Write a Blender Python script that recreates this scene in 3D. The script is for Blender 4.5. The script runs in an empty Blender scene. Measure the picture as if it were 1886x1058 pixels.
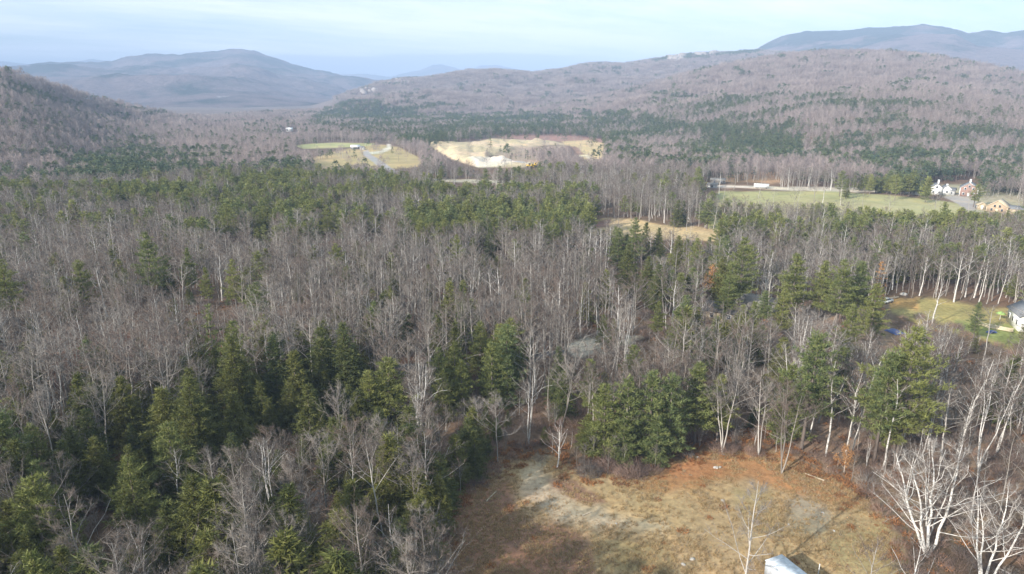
import bpy, math, random
import numpy as np
from math import radians, sin, cos, tan, pi

R_ = np.random.RandomState
scene = bpy.context.scene
COL = scene.collection

# ------------------------------------------------------------------ camera
PW, PH, FPX = 1886.0, 1058.0, 1257.0
PITCH = radians(16.1)
CAMZ = 60.0
SP, CP = sin(PITCH), cos(PITCH)
cam_d = bpy.data.cameras.new('camera')
cam = bpy.data.objects.new('camera', cam_d)
COL.objects.link(cam)
cam.location = (0, 0, CAMZ)
cam.rotation_euler = (pi / 2 - PITCH, 0, 0)
cam_d.sensor_width = 36.0
cam_d.lens = 36.0 * FPX / PW
cam_d.clip_start = 0.5
cam_d.clip_end = 60000
scene.camera = cam

# ------------------------------------------------------------------ light
SUN_EL = radians(24)
SUN_TO = np.array([-0.77, -0.64, 0.0]); SUN_TO /= np.linalg.norm(SUN_TO)      # horizontal direction towards the sun
sun_vec = np.array([SUN_TO[0] * cos(SUN_EL), SUN_TO[1] * cos(SUN_EL), sin(SUN_EL)])
SUN_STRENGTH = 5.0
SKY_STRENGTH = 0.10
HAZE = 2.0e-4
EXPOSURE = 0.88

scene.view_settings.view_transform = 'Standard'
scene.view_settings.look = 'None'
scene.view_settings.gamma = 1.0
scene.view_settings.use_curve_mapping = False
scene.view_settings.exposure = EXPOSURE

sd = bpy.data.lights.new('sun', 'SUN')
sd.energy = SUN_STRENGTH
sd.angle = radians(0.5)
sd.color = (1.0, 0.94, 0.86)
so = bpy.data.objects.new('sun', sd)
COL.objects.link(so)
from mathutils import Vector
so.rotation_euler = Vector((-sun_vec[0], -sun_vec[1], -sun_vec[2])).to_track_quat('-Z', 'Y').to_euler()

world = bpy.data.worlds.new('World')
scene.world = world
world.use_nodes = True
wt = world.node_tree
wt.nodes.clear()


def N(t, typ, **kw):
    n = t.nodes.new(typ)
    for k, v in kw.items():
        if k.startswith('i_'):
            n.inputs[k[2:].replace('_', ' ')].default_value = v
        else:
            setattr(n, k, v)
    return n


def math_n(t, op, a, b=None, c=None, clamp=False):
    n = t.nodes.new('ShaderNodeMath')
    n.operation = op
    n.use_clamp = clamp
    for i, v in enumerate((a, b, c)):
        if v is None:
            continue
        if isinstance(v, (int, float)):
            n.inputs[i].default_value = v
        else:
            t.links.new(v, n.inputs[i])
    return n.outputs[0]


def mix_n(t, fac, a, b, blend='MIX'):
    n = t.nodes.new('ShaderNodeMix')
    n.data_type = 'RGBA'
    n.blend_type = blend
    n.clamp_factor = True
    for s, v in ((n.inputs[0], fac), (n.inputs[6], a), (n.inputs[7], b)):
        if isinstance(v, (int, float)):
            s.default_value = v
        elif isinstance(v, tuple):
            s.default_value = (v[0], v[1], v[2], 1)
        else:
            t.links.new(v, s)
    return n.outputs[2]


def noise_n(t, vec, scale, detail=4, rough=0.55, dim='3D'):
    n = t.nodes.new('ShaderNodeTexNoise')
    n.noise_dimensions = dim
    n.inputs['Scale'].default_value = scale
    n.inputs['Detail'].default_value = detail
    n.inputs['Roughness'].default_value = rough
    if vec is not None:
        t.links.new(vec, n.inputs['Vector'])
    return n.outputs['Fac']


def ramp_n(t, fac, stops):
    n = t.nodes.new('ShaderNodeValToRGB')
    e = n.color_ramp.elements
    while len(e) < len(stops):
        e.new(0.5)
    for el, (p, c) in zip(e, stops):
        el.position = p
        el.color = (c[0], c[1], c[2], 1) if isinstance(c, tuple) else (c, c, c, 1)
    t.links.new(fac, n.inputs[0])
    return n.outputs[0]


sky = N(wt, 'ShaderNodeTexSky', sky_type='NISHITA', sun_disc=False)
sky.sun_elevation = SUN_EL
sky.sun_rotation = math.atan2(SUN_TO[0], SUN_TO[1])
sky.altitude = 200
sky.air_density = 1.0
sky.dust_density = 1.2
sky.ozone_density = 1.0
geo = N(wt, 'ShaderNodeTexCoord')
sep = N(wt, 'ShaderNodeSeparateXYZ')
wt.links.new(geo.outputs['Generated'], sep.inputs[0])
zz = math_n(wt, 'MAXIMUM', sep.outputs['Z'], 0.0)
den = math_n(wt, 'ADD', zz, 0.05)
cu = math_n(wt, 'DIVIDE', sep.outputs['X'], den)
cv = math_n(wt, 'DIVIDE', sep.outputs['Y'], den)
# cirrus lie along a slanted bearing
cu2 = math_n(wt, 'ADD', math_n(wt, 'MULTIPLY', cu, 0.35), math_n(wt, 'MULTIPLY', cv, 0.12))
cv2 = math_n(wt, 'SUBTRACT', math_n(wt, 'MULTIPLY', cv, 0.62), math_n(wt, 'MULTIPLY', cu, 0.45))
cmb = N(wt, 'ShaderNodeCombineXYZ')
wt.links.new(cu2, cmb.inputs[0]); wt.links.new(cv2, cmb.inputs[1])
cmb.inputs[2].default_value = 3.1
c1 = noise_n(wt, cmb.outputs[0], 0.9, 9, 0.70)
c2 = noise_n(wt, cmb.outputs[0], 0.16, 3, 0.5)
# more veil of cirrus to the middle of the view, clearer to the right and left
az = math_n(wt, 'ARCTAN2', sep.outputs['X'], sep.outputs['Y'])
azd = math_n(wt, 'ABSOLUTE', math_n(wt, 'SUBTRACT', az, 0.03))
mid = math_n(wt, 'SUBTRACT', 1.0, math_n(wt, 'MULTIPLY', azd, 2.4), clamp=True)
cl = math_n(wt, 'ADD', math_n(wt, 'ADD', c1, math_n(wt, 'MULTIPLY', c2, 0.5)), math_n(wt, 'MULTIPLY', mid, 0.16))
clf = ramp_n(wt, cl, [(0.64, 0.0), (1.04, 1.0)])
cloudcol = (8.3, 8.6, 8.9)
base_sky = mix_n(wt, 0.5, sky.outputs[0], (4.3, 6.1, 7.1))        # thin high veil over the whole sky
mixed = mix_n(wt, math_n(wt, 'MULTIPLY', clf, 0.85), base_sky, cloudcol)
# low bank of blue-grey stratus over the valley
nz = noise_n(wt, geo.outputs['Generated'], 5.0, 5, 0.6)
top = math_n(wt, 'ADD', 0.038, math_n(wt, 'MULTIPLY', nz, 0.020))
bank_v = math_n(wt, 'MULTIPLY', math_n(wt, 'SUBTRACT', top, sep.outputs['Z']), 260.0, clamp=True)
azb = math_n(wt, 'ABSOLUTE', math_n(wt, 'ADD', az, 0.13))
bank_h = math_n(wt, 'MULTIPLY', math_n(wt, 'SUBTRACT', 0.30, azb), 9.0, clamp=True)
bank = math_n(wt, 'MULTIPLY', math_n(wt, 'MULTIPLY', bank_v, bank_h), 0.75)
mixed = mix_n(wt, bank, mixed, (4.4, 5.1, 5.9))
bg = N(wt, 'ShaderNodeBackground')
bg.inputs['Strength'].default_value = SKY_STRENGTH
wt.links.new(mixed, bg.inputs['Color'])
wo = N(wt, 'ShaderNodeOutputWorld')
wt.links.new(bg.outputs[0], wo.inputs['Surface'])

scene.cycles.max_bounces = 4
scene.cycles.diffuse_bounces = 2
scene.cycles.transparent_max_bounces = 8
scene.cycles.volume_bounces = 0
scene.cycles.use_denoising = True
scene.cycles.denoiser = 'OPENIMAGEDENOISE'
scene.cycles.denoising_input_passes = 'RGB_ALBEDO_NORMAL'
scene.cycles.denoising_prefilter = 'ACCURATE'
scene.cycles.sample_clamp_indirect = 4.0


# ------------------------------------------------------------------ survey helpers
def ray(px, py):
    u = (px - PW / 2) / FPX; v = (py - PH / 2) / FPX
    return np.array([u, CP - v * SP, -(SP + v * CP)])


def proj(X, Y, Z):
    zc = Y * CP + (CAMZ - Z) * SP
    yc = (CAMZ - Z) * CP - Y * SP
    zs = np.where(zc > 1, zc, 1)
    return np.where(zc > 1, PW / 2 + FPX * X / zs, -9999), np.where(zc > 1, PH / 2 + FPX * yc / zs, 9999)


def hash2(ix, iy, seed):
    n = (ix.astype(np.int64) * 374761393 + iy.astype(np.int64) * 668265263 + seed * 974711) & 0x7fffffff
    n = ((n ^ (n >> 13)) * 1274126177) & 0x7fffffff
    return ((n ^ (n >> 16)) & 0xffffff) / float(0xffffff)


def vnoise(x, y, seed=0):
    ix = np.floor(x); iy = np.floor(y)
    fx = x - ix; fy = y - iy
    fx = fx * fx * (3 - 2 * fx); fy = fy * fy * (3 - 2 * fy)
    a = hash2(ix, iy, seed); b = hash2(ix + 1, iy, seed)
    c = hash2(ix, iy + 1, seed); d = hash2(ix + 1, iy + 1, seed)
    return (a * (1 - fx) + b * fx) * (1 - fy) + (c * (1 - fx) + d * fx) * fy


def fbm(x, y, oct=4, seed=0):
    s = 0; a = 1; t = 0
    for i in range(oct):
        s = s + a * vnoise(x, y, seed + i * 7); t += a
        a *= 0.5; x = x * 2.03 + 11.7; y = y * 2.03 - 5.3
    return s / t


def sstep(a, b, x):
    t = np.clip((x - a) / (b - a), 0, 1)
    return t * t * (3 - 2 * t)


class Ridge:
    """a crest line surveyed as bearing, distance and height; the slope runs from its foot up to the crest and down behind"""
    def __init__(s, pts, tree=0, amp=12, seed=1, power=1.15, scale=260.):
        az, D, F, Z = [], [], [], []
        for px, py, d, f in pts:
            r = ray(px, py); hz = math.hypot(r[0], r[1])
            az.append(math.atan2(r[0], r[1])); D.append(d); F.append(f)
            Z.append(CAMZ + d * r[2] / hz - tree)
        s.az, s.D, s.F, s.Z = map(np.array, (az, D, F, Z))
        s.amp, s.seed, s.power, s.scale = amp, seed, power, scale

    def height(s, X, Y):
        d = np.hypot(X, Y); a = np.arctan2(X, Y)
        D = np.interp(a, s.az, s.D); F = np.interp(a, s.az, s.F); Z = np.interp(a, s.az, s.Z)
        t = np.clip((d - F) / (D - F), 0, 1)
        up = t ** s.power
        back = np.clip(1 - (d - D) / (1.2 * (D - F)), 0, 1)
        back = back * back * (3 - 2 * back)
        n = (fbm(X / s.scale, Y / s.scale, 5, s.seed) - 0.5) * 2
        h = Z * np.where(d < D, up, back)
        h = h + n * s.amp * np.sin(np.clip(t, 0, 1) * pi) * np.clip(Z / 40, 0, 1) * (d < D * 1.0)
        h = h + (fbm(X / 55, Y / 55, 3, s.seed + 9) - .5) * 0.16 * s.amp * np.clip(t * 3, 0, 1)
        return np.where(d > F, h, -1e3)


RA = Ridge([(-900, -60, 900, 350), (-400, 20, 950, 400), (0, 120, 1150, 480), (60, 138, 1200, 520), (150, 167, 1300, 620), (240, 191, 1400, 740),
            (330, 207, 1500, 880), (430, 217, 1700, 1100), (520, 226, 1900, 1400)], tree=12, amp=8, seed=3)
RB1 = Ridge([(480, 215, 2600, 2000), (560, 196, 2600, 1900), (600, 184, 2600, 1700), (640, 170, 2600, 1600), (700, 149, 2600, 1500), (740, 142, 2700, 1500),
             (790, 141, 2700, 1400), (860, 127, 2800, 1400), (910, 124, 2800, 1400), (980, 130, 2800, 1400), (1035, 124, 2800, 1400), (1085, 114, 2900, 1400),
             (1150, 114, 2900, 1400), (1200, 106, 3000, 1400), (1260, 98, 3000, 1400), (1320, 95, 3000, 1400), (1400, 90, 3100, 1400), (1480, 95, 3100, 1400),
             (1600, 110, 3200, 1500), (2200, 190, 3200, 1500)], tree=12, amp=44, seed=5)
RB2 = Ridge([(900, 205, 1700, 1050), (1000, 192, 1700, 1000), (1150, 162, 1700, 930), (1250, 134, 1700, 800), (1350, 110, 1750, 700), (1450, 94, 1800, 620),
             (1520, 88, 1800, 560), (1640, 90, 1800, 500), (1700, 96, 1800, 480), (1780, 109, 1750, 470), (1886, 131, 1700, 460), (2400, 200, 1600, 430)],
            tree=12, amp=20, seed=8, power=1.25)
RC = Ridge([(1300, 140, 4500, 3300), (1380, 100, 4500, 3200), (1400, 86, 4500, 3200), (1440, 67, 4500, 3200), (1480, 58, 4500, 3100), (1560, 56, 4500, 3000),
            (1620, 50, 4500, 3000), (1700, 45, 4500, 3000), (1745, 49, 4500, 3000), (1782, 60, 4500, 3000), (1820, 57, 4500, 3000), (1852, 60, 4500, 3000),
            (1886, 57, 4500, 3000), (2100, 70, 4500, 3000), (2500, 130, 4500, 3000)], amp=95, seed=12, scale=600, power=0.95)
RC2 = Ridge([(1480, 130, 3700, 2800), (1560, 96, 3700, 2700), (1640, 72, 3800, 2700), (1700, 62, 3900, 2700), (1760, 64, 3900, 2700), (1800, 84, 3800, 2700),
             (1886, 92, 3700, 2700), (2300, 150, 3700, 2700)], amp=30, seed=14, scale=350, power=1.0)
RD = Ridge([(-600, 128, 6000, 2750), (-200, 124, 6000, 2750), (0, 124, 6000, 2750), (40, 121, 6000, 2750), (90, 115, 6000, 2750), (150, 115, 6000, 2750), (205, 113, 6000, 2750),
            (240, 104, 6000, 2750), (270, 100, 6000, 2750), (330, 100.5, 6000, 2750), (345, 98, 6000, 2750), (405, 95, 6000, 2750), (420, 91, 6000, 2750), (445, 91, 6000, 2750),
            (470, 95, 6000, 2750), (500, 105, 6000, 2750), (540, 119, 6000, 2750), (580, 131, 6000, 2750), (620, 138, 6000, 2750), (680, 152, 6000, 3500),
            (740, 170, 6000, 3600), (800, 190, 6000, 3600)], amp=130, seed=21, scale=800, power=0.95)
RD2 = Ridge([(230, 185, 4300, 2850), (270, 155, 4300, 2850), (310, 146, 4300, 2850), (380, 144, 4300, 2850), (450, 154, 4300, 2850), (520, 164, 4300, 2850),
             (600, 180, 4300, 2850), (680, 200, 4300, 2850)], amp=50, seed=23, scale=500)
RE = Ridge([(-300, 112, 11000, 8000), (0, 113, 11000, 8000), (40, 117, 11000, 8000), (100, 124, 11000, 8000), (130, 115, 11000, 8000), (165, 109, 11000, 8000),
            (205, 113, 11000, 8000), (300, 128, 11000, 8000), (560, 145, 11000, 8000), (600, 139, 11000, 8000), (670, 136, 11000, 8000), (720, 142, 11000, 8000),
            (740, 136, 11000, 8000), (775, 129, 11000, 8000), (797, 120, 11000, 8000), (812, 119, 11000, 8000), (832, 123, 11000, 8000), (860, 132, 11000, 8000),
            (885, 121, 11000, 8000), (915, 120, 11000, 8000), (945, 126, 11000, 8000), (1050, 150, 11000, 8000)], amp=60, seed=31, scale=1500)

PIT_C = None


def inpoly(px, py, poly):
    px = np.asarray(px, float); py = np.asarray(py, float)
    ins = np.zeros(px.shape, bool)
    n = len(poly)
    for i in range(n):
        x1, y1 = poly[i]; x2, y2 = poly[(i + 1) % n]
        c = ((y1 > py) != (y2 > py))
        if y1 != y2:
            ins ^= c & (px < (x2 - x1) * (py - y1) / (y2 - y1) + x1)
    return ins


def sdf(px, py, poly):
    """signed distance, positive inside"""
    d = np.full(px.shape, 1e9)
    n = len(poly)
    for i in range(n):
        x1, y1 = poly[i]; x2, y2 = poly[(i + 1) % n]
        ex, ey = x2 - x1, y2 - y1
        L = ex * ex + ey * ey
        t = np.clip(((px - x1) * ex + (py - y1) * ey) / L, 0, 1)
        d = np.minimum(d, np.hypot(px - x1 - t * ex, py - y1 - t * ey))
    return np.where(inpoly(px, py, poly), d, -d)


PIT = [(786, 268), (800, 263), (870, 262), (905, 256), (1020, 260), (1040, 266), (1000, 270), (955, 276), (900, 290), (945, 296), (985, 302), (980, 309), (880, 308), (840, 297), (812, 286)]


def hfun(X, Y):
    X = np.asarray(X, float); Y = np.asarray(Y, float)
    d = np.hypot(X, Y)
    g = (fbm(X / 70, Y / 70, 3, 41) - .5) * 2.4 * sstep(110, 320, d) + (fbm(X / 9, Y / 9, 3, 42) - .5) * 0.55 * (1 - sstep(600, 900, d))
    g = g + (fbm(X / 300, Y / 300, 3, 43) - .5) * 12 * sstep(1100, 2200, d)
    h = g
    for r in (RA, RB1, RB2):
        hh = r.height(X, Y)
        h = np.where(hh > -500, g + np.maximum(hh, 0), g) if r is RA else np.maximum(h, np.where(hh > -500, g + hh, -1e3))
    # terraces and heaps of the gravel pit
    m = (d > 560) & (d < 1000)
    if np.any(m):
        qx, qy = proj(X[m] if X.ndim else X, Y[m] if Y.ndim else Y, 0)
        s = sdf(qx, qy, PIT)
        xm = X[m]; ym = Y[m]
        w = sstep(0, 5, s)
        hp = (np.abs(fbm(xm / 26, ym / 26, 4, 51) - .5) * 2) ** 1.2 * 7 + np.floor(fbm(xm / 60, ym / 60, 2, 52) * 5) * 1.2
        h = np.array(h); h[m] = h[m] + w * hp
    return h


def hz(x, y):
    return float(hfun(np.array([x]), np.array([y]))[0])


def at(px, py, h=0.0):
    """the ground point whose spot at height h above ground is seen at this bearing"""
    r = ray(px, py); z = 0.0
    for _ in range(6):
        t = (z + h - CAMZ) / r[2]
        x, y = r[0] * t, r[1] * t
        z = hz(x, y)
    return x, y, z


# ------------------------------------------------------------------ tagging and mesh helpers
def tag(o, label=None, cat=None, group=None, kind=None):
    if label: o['label'] = label
    if cat: o['category'] = cat
    if group: o['group'] = group
    if kind: o['kind'] = kind
    return o


def mesh_from(name, V, T, mats, mi=None, tone=None, smooth=False, colors=None):
    me = bpy.data.meshes.new(name)
    V = np.ascontiguousarray(V, dtype=np.float32); T = np.ascontiguousarray(T, dtype=np.int32)
    me.vertices.add(len(V)); me.vertices.foreach_set('co', V.ravel())
    k = T.shape[1]
    me.loops.add(T.size); me.loops.foreach_set('vertex_index', T.ravel())
    me.polygons.add(len(T)); me.polygons.foreach_set('loop_start', np.arange(0, T.size, k, dtype=np.int32))
    for m in mats: me.materials.append(m)
    if mi is not None: me.polygons.foreach_set('material_index', np.ascontiguousarray(mi, dtype=np.int32))
    if smooth: me.polygons.foreach_set('use_smooth', np.ones(len(T), bool))
    if tone is not None:
        a = me.attributes.new('tone', 'FLOAT', 'POINT'); a.data.foreach_set('value', np.ascontiguousarray(tone, dtype=np.float32))
    if colors is not None:
        a = me.color_attributes.new('soil', 'FLOAT_COLOR', 'POINT')
        c4 = np.ones((len(V), 4), np.float32); c4[:, :3] = colors
        a.data.foreach_set('color', c4.ravel())
    me.update(calc_edges=True)
    return me


class MB:
    def __init__(s):
        s.V = []; s.T = []; s.M = []; s.K = []; s.n = 0

    def add(s, V, T, m=0, tone=0.5):
        V = np.asarray(V, float).reshape(-1, 3); T = np.asarray(T, int).reshape(-1, 3)
        s.V.append(V); s.T.append(T + s.n); s.M.append(np.full(len(T), m))
        s.K.append(np.full(len(V), tone) if np.isscalar(tone) else tone)
        s.n += len(V)

    def tube(s, P, r, k=3, m=0, tone=0.5):
        P = np.asarray(P, float); r = np.asarray(r, float); n = len(P)
        D = np.gradient(P, axis=0)
        D /= np.linalg.norm(D, axis=1)[:, None] + 1e-9
        ref = np.where(np.abs(D[:, 2:3]) < 0.9, np.array([[0, 0, 1.]]), np.array([[1., 0, 0]]))
        if abs(D[0, 2]) >= 0.9: ref = np.tile(np.array([[1., 0, 0]]), (n, 1))
        else: ref = np.tile(np.array([[0, 0, 1.]]), (n, 1)) + 0.01
        A = np.cross(D, ref); A /= np.linalg.norm(A, axis=1)[:, None] + 1e-9
        B = np.cross(D, A)
        an = np.arange(k) * 2 * pi / k
        V = P[:, None, :] + r[:, None, None] * (A[:, None, :] * np.cos(an)[None, :, None] + B[:, None, :] * np.sin(an)[None, :, None])
        i = np.arange(n - 1)[:, None] * k; j = np.arange(k)[None, :]; j2 = (j + 1) % k
        a = (i + j).ravel(); b = (i + j2).ravel(); c = (i + k + j2).ravel(); d = (i + k + j).ravel()
        T = np.concatenate([np.stack([a, b, c], 1), np.stack([a, c, d], 1)])
        s.add(V.reshape(-1, 3), T, m, tone)

    def spikes(s, P, D, L, W, m=0, tone=0.5):
        """many three-sided tapering twigs at once"""
        P = np.asarray(P, float); D = np.asarray(D, float); n = len(P)
        if n == 0: return
        D = D / (np.linalg.norm(D, axis=1)[:, None] + 1e-9)
        ref = np.where(np.abs(D[:, 2:3]) < 0.8, np.array([[0, 0, 1.]]), np.array([[1., 0, 0]]))
        A = np.cross(D, ref); A /= np.linalg.norm(A, axis=1)[:, None] + 1e-9
        B = np.cross(D, A)
        L = np.broadcast_to(np.asarray(L, float), (n,)); W = np.broadcast_to(np.asarray(W, float), (n,))
        v = [P + (A * cos(q) + B * sin(q)) * W[:, None] * .5 for q in (0, 2.094, 4.189)] + [P + D * L[:, None]]
        V = np.stack(v, 1).reshape(-1, 3)
        b = np.arange(n)[:, None] * 4
        T = np.concatenate([b + np.array([[0, 1, 3]]), b + np.array([[1, 2, 3]]), b + np.array([[2, 0, 3]])])
        s.add(V, T, m, tone if np.isscalar(tone) else np.repeat(tone, 4))

    def blades(s, P, D, L, W, rng, m=0, tone=0.5, flat=0.0):
        P = np.asarray(P, float); n = len(P)
        if n == 0: return
        D = D / (np.linalg.norm(D, axis=1)[:, None] + 1e-9)
        rnd = rng.normal(size=(n, 3)); rnd[:, 2] *= (1 - flat); rnd[:, 2] += flat * 0.01
        A = np.cross(D, rnd) if flat == 0 else np.cross(D, np.array([[0, 0, 1.]]) + rnd * (1 - flat) * .6)
        A /= np.linalg.norm(A, axis=1)[:, None] + 1e-9
        L = np.broadcast_to(np.asarray(L, float), (n,)); W = np.broadcast_to(np.asarray(W, float), (n,))
        V = np.stack([P + A * W[:, None] * .5, P - A * W[:, None] * .5, P + D * L[:, None]], 1).reshape(-1, 3)
        T = np.arange(n * 3).reshape(-1, 3)
        s.add(V, T, m, tone if np.isscalar(tone) else np.repeat(tone, 3))

    def box(s, c, d, m=0, rz=0.0):
        x, y, z = np.array(d) / 2.
        v = np.array([[-x, -y, -z], [x, -y, -z], [x, y, -z], [-x, y, -z], [-x, -y, z], [x, -y, z], [x, y, z], [-x, y, z]])
        if rz:
            cz, sz = cos(rz), sin(rz)
            v = np.stack([v[:, 0] * cz - v[:, 1] * sz, v[:, 0] * sz + v[:, 1] * cz, v[:, 2]], 1)
        q = [(0, 3, 2, 1), (4, 5, 6, 7), (0, 1, 5, 4), (1, 2, 6, 5), (2, 3, 7, 6), (3, 0, 4, 7)]
        T = [t for a, b, c_, d_ in q for t in ((a, b, c_), (a, c_, d_))]
        s.add(v + np.array(c), T, m)

    def mesh(s, name, mats, smooth=False):
        return mesh_from(name, np.concatenate(s.V), np.concatenate(s.T), mats, np.concatenate(s.M), np.concatenate(s.K), smooth)


def obj(name, me, parent=None, loc=(0, 0, 0), rz=0.0):
    o = bpy.data.objects.new(name, me)
    COL.objects.link(o)
    o.location = loc
    o.rotation_euler = (0, 0, rz)
    if parent: o.parent = parent
    return o


# ------------------------------------------------------------------ materials
def new_mat(name):
    m = bpy.data.materials.new(name); m.use_nodes = True
    t = m.node_tree
    b = t.nodes['Principled BSDF']
    b.inputs['Roughness'].default_value = 0.85
    b.inputs['Specular IOR Level'].default_value = 0.2
    return m, t, b


def plain(name, c, rough=0.8, scale=3.0, var=0.25, spec=0.3, bump=0.0):
    m, t, b = new_mat(name)
    tc = N(t, 'ShaderNodeTexCoord')
    n = noise_n(t, tc.outputs['Object'], scale, 5, 0.6)
    f = ramp_n(t, n, [(0.3, 1 - var), (0.7, 1 + var * 0.6)])
    t.links.new(mix_n(t, 1.0, c, f, 'MULTIPLY'), b.inputs['Base Color'])
    b.inputs['Roughness'].default_value = rough
    b.inputs['Specular IOR Level'].default_value = spec
    if bump:
        bn = N(t, 'ShaderNodeBump'); bn.inputs['Strength'].default_value = bump
        t.links.new(n, bn.inputs['Height']); t.links.new(bn.outputs[0], b.inputs['Normal'])
    return m


def wood_mat(name, c1, c2, c3=None, rough=0.85):
    """bark or twigs: colour differs from tree to tree and piece to piece"""
    m, t, b = new_mat(name)
    oi = N(t, 'ShaderNodeObjectInfo')
    g = N(t, 'ShaderNodeNewGeometry')
    at_ = N(t, 'ShaderNodeAttribute', attribute_name='tone')
    mid = c3 or tuple((a + b) / 2 for a, b in zip(c1, c2))
    c = ramp_n(t, oi.outputs['Random'], [(0.1, c1), (0.5, mid), (0.9, c2)])
    f = math_n(t, 'ADD', math_n(t, 'MULTIPLY', g.outputs['Random Per Island'], 0.35), math_n(t, 'ADD', 0.55, math_n(t, 'MULTIPLY', at_.outputs['Fac'], 0.5)))
    cc = N(t, 'ShaderNodeCombineColor')
    for i in range(3): t.links.new(f, cc.inputs[i])
    t.links.new(mix_n(t, 1.0, c, cc.outputs[0], 'MULTIPLY'), b.inputs['Base Color'])
    b.inputs['Roughness'].default_value = rough
    return m


def birch_mat():
    m, t, b = new_mat('birch_bark')
    tc = N(t, 'ShaderNodeTexCoord')
    mp = N(t, 'ShaderNodeMapping'); mp.inputs['Scale'].default_value = (1.2, 1.2, 5)
    t.links.new(tc.outputs['Object'], mp.inputs[0])
    n = noise_n(t, mp.outputs[0], 1.6, 4, 0.6)
    c = ramp_n(t, n, [(0.34, (0.10, 0.085, 0.075)), (0.44, (0.54, 0.51, 0.47)), (0.7, (0.72, 0.69, 0.64))])
    t.links.new(c, b.inputs['Base Color'])
    return m


def needle_mat(name, c1, c2, c3):
    m, t, b = new_mat(name)
    oi = N(t, 'ShaderNodeObjectInfo')
    g = N(t, 'ShaderNodeNewGeometry')
    a = N(t, 'ShaderNodeAttribute', attribute_name='tone')
    c = ramp_n(t, oi.outputs['Random'], [(0.05, (c1[0] * .85, c1[1], c1[2] * 1.45)), (0.35, c1), (0.92, c2)])
    c = mix_n(t, math_n(t, 'MULTIPLY', a.outputs['Fac'], 0.6), c, c3)
    f = math_n(t, 'ADD', math_n(t, 'MULTIPLY', g.outputs['Random Per Island'], 0.6), 0.7)
    cc = N(t, 'ShaderNodeCombineColor')
    for i in range(3): t.links.new(f, cc.inputs[i])
    c = mix_n(t, 1.0, c, cc.outputs[0], 'MULTIPLY')
    t.links.new(c, b.inputs['Base Color'])
    b.inputs['Roughness'].default_value = 0.6
    tr = N(t, 'ShaderNodeBsdfTranslucent'); t.links.new(c, tr.inputs['Color'])
    mx = N(t, 'ShaderNodeMixShader'); mx.inputs[0].default_value = 0.28
    t.links.new(b.outputs[0], mx.inputs[1]); t.links.new(tr.outputs[0], mx.inputs[2])
    out = [n for n in t.nodes if n.type == 'OUTPUT_MATERIAL'][0]
    t.links.new(mx.outputs[0], out.inputs['Surface'])
    return m


M_BARK = wood_mat('grey_bark', (0.24, 0.21, 0.18), (0.46, 0.425, 0.38))
M_TWIG = wood_mat('bare_twigs', (0.165, 0.122, 0.098), (0.27, 0.235, 0.205), (0.145, 0.122, 0.104))
M_PBARK = wood_mat('pine_bark', (0.12, 0.095, 0.08), (0.22, 0.185, 0.16))
M_BIRCH = birch_mat()
M_PINE = needle_mat('pine_needles', (0.125, 0.148, 0.043), (0.205, 0.212, 0.060), (0.29, 0.295, 0.10))
M_HEM = needle_mat('hemlock_needles', (0.085, 0.098, 0.029), (0.155, 0.155, 0.042), (0.21, 0.21, 0.060))
M_FPINE = needle_mat('far_needles', (0.065, 0.100, 0.050), (0.130, 0.155, 0.068), (0.17, 0.195, 0.09))
M_BTWIG = wood_mat('birch_twigs', (0.26, 0.22, 0.19), (0.40, 0.36, 0.32))
M_RUST = needle_mat('rust_leaves', (0.42, 0.20, 0.075), (0.50, 0.27, 0.10), (0.56, 0.34, 0.14))
M_FTWIG = wood_mat('far_bare_twigs', (0.225, 0.178, 0.165), (0.335, 0.275, 0.25))
M_BRUSH = wood_mat('brush_twigs', (0.17, 0.12, 0.10), (0.30, 0.20, 0.15))
M_GRASS = needle_mat('dry_grass', (0.42, 0.29, 0.14), (0.33, 0.245, 0.115), (0.52, 0.38, 0.22))
M_LEAF = needle_mat('fallen_leaf', (0.44, 0.27, 0.13), (0.52, 0.36, 0.20), (0.32, 0.19, 0.10))
M_FERN = needle_mat('dead_bracken', (0.28, 0.12, 0.05), (0.36, 0.17, 0.07), (0.42, 0.22, 0.09))


def ground_mat(name='ground_soil', fine=1.0, var=0.35):
    m, t, b = new_mat(name)
    a = N(t, 'ShaderNodeAttribute', attribute_name='soil')
    tc = N(t, 'ShaderNodeTexCoord')
    n1 = noise_n(t, tc.outputs['Object'], 0.9 * fine, 8, 0.68)
    n2 = noise_n(t, tc.outputs['Object'], 0.10 * fine, 5, 0.6)
    n3 = noise_n(t, tc.outputs['Object'], 0.021, 4, 0.6)
    f = ramp_n(t, n1, [(0.30, 1 - var), (0.5, 1.0), (0.72, 1 + var)])
    c = mix_n(t, 1.0, a.outputs['Color'], f, 'MULTIPLY')
    f2 = ramp_n(t, n2, [(0.35, (0.86, 0.84, 0.78)), (0.5, (1.0, 1.0, 1.0)), (0.66, (1.22, 1.12, 1.0))])
    c = mix_n(t, 1.0, c, f2, 'MULTIPLY')
    f3 = ramp_n(t, n3, [(0.38, (0.92, 0.96, 0.86)), (0.62, (1.08, 1.02, 1.02))])
    c = mix_n(t, 1.0, c, f3, 'MULTIPLY')
    t.links.new(c, b.inputs['Base Color'])
    bn = N(t, 'ShaderNodeBump'); bn.inputs['Strength'].default_value = 0.7; bn.inputs['Distance'].default_value = 0.25
    t.links.new(n1, bn.inputs['Height']); t.links.new(bn.outputs[0], b.inputs['Normal'])
    b.inputs['Roughness'].default_value = 0.95
    return m


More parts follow.
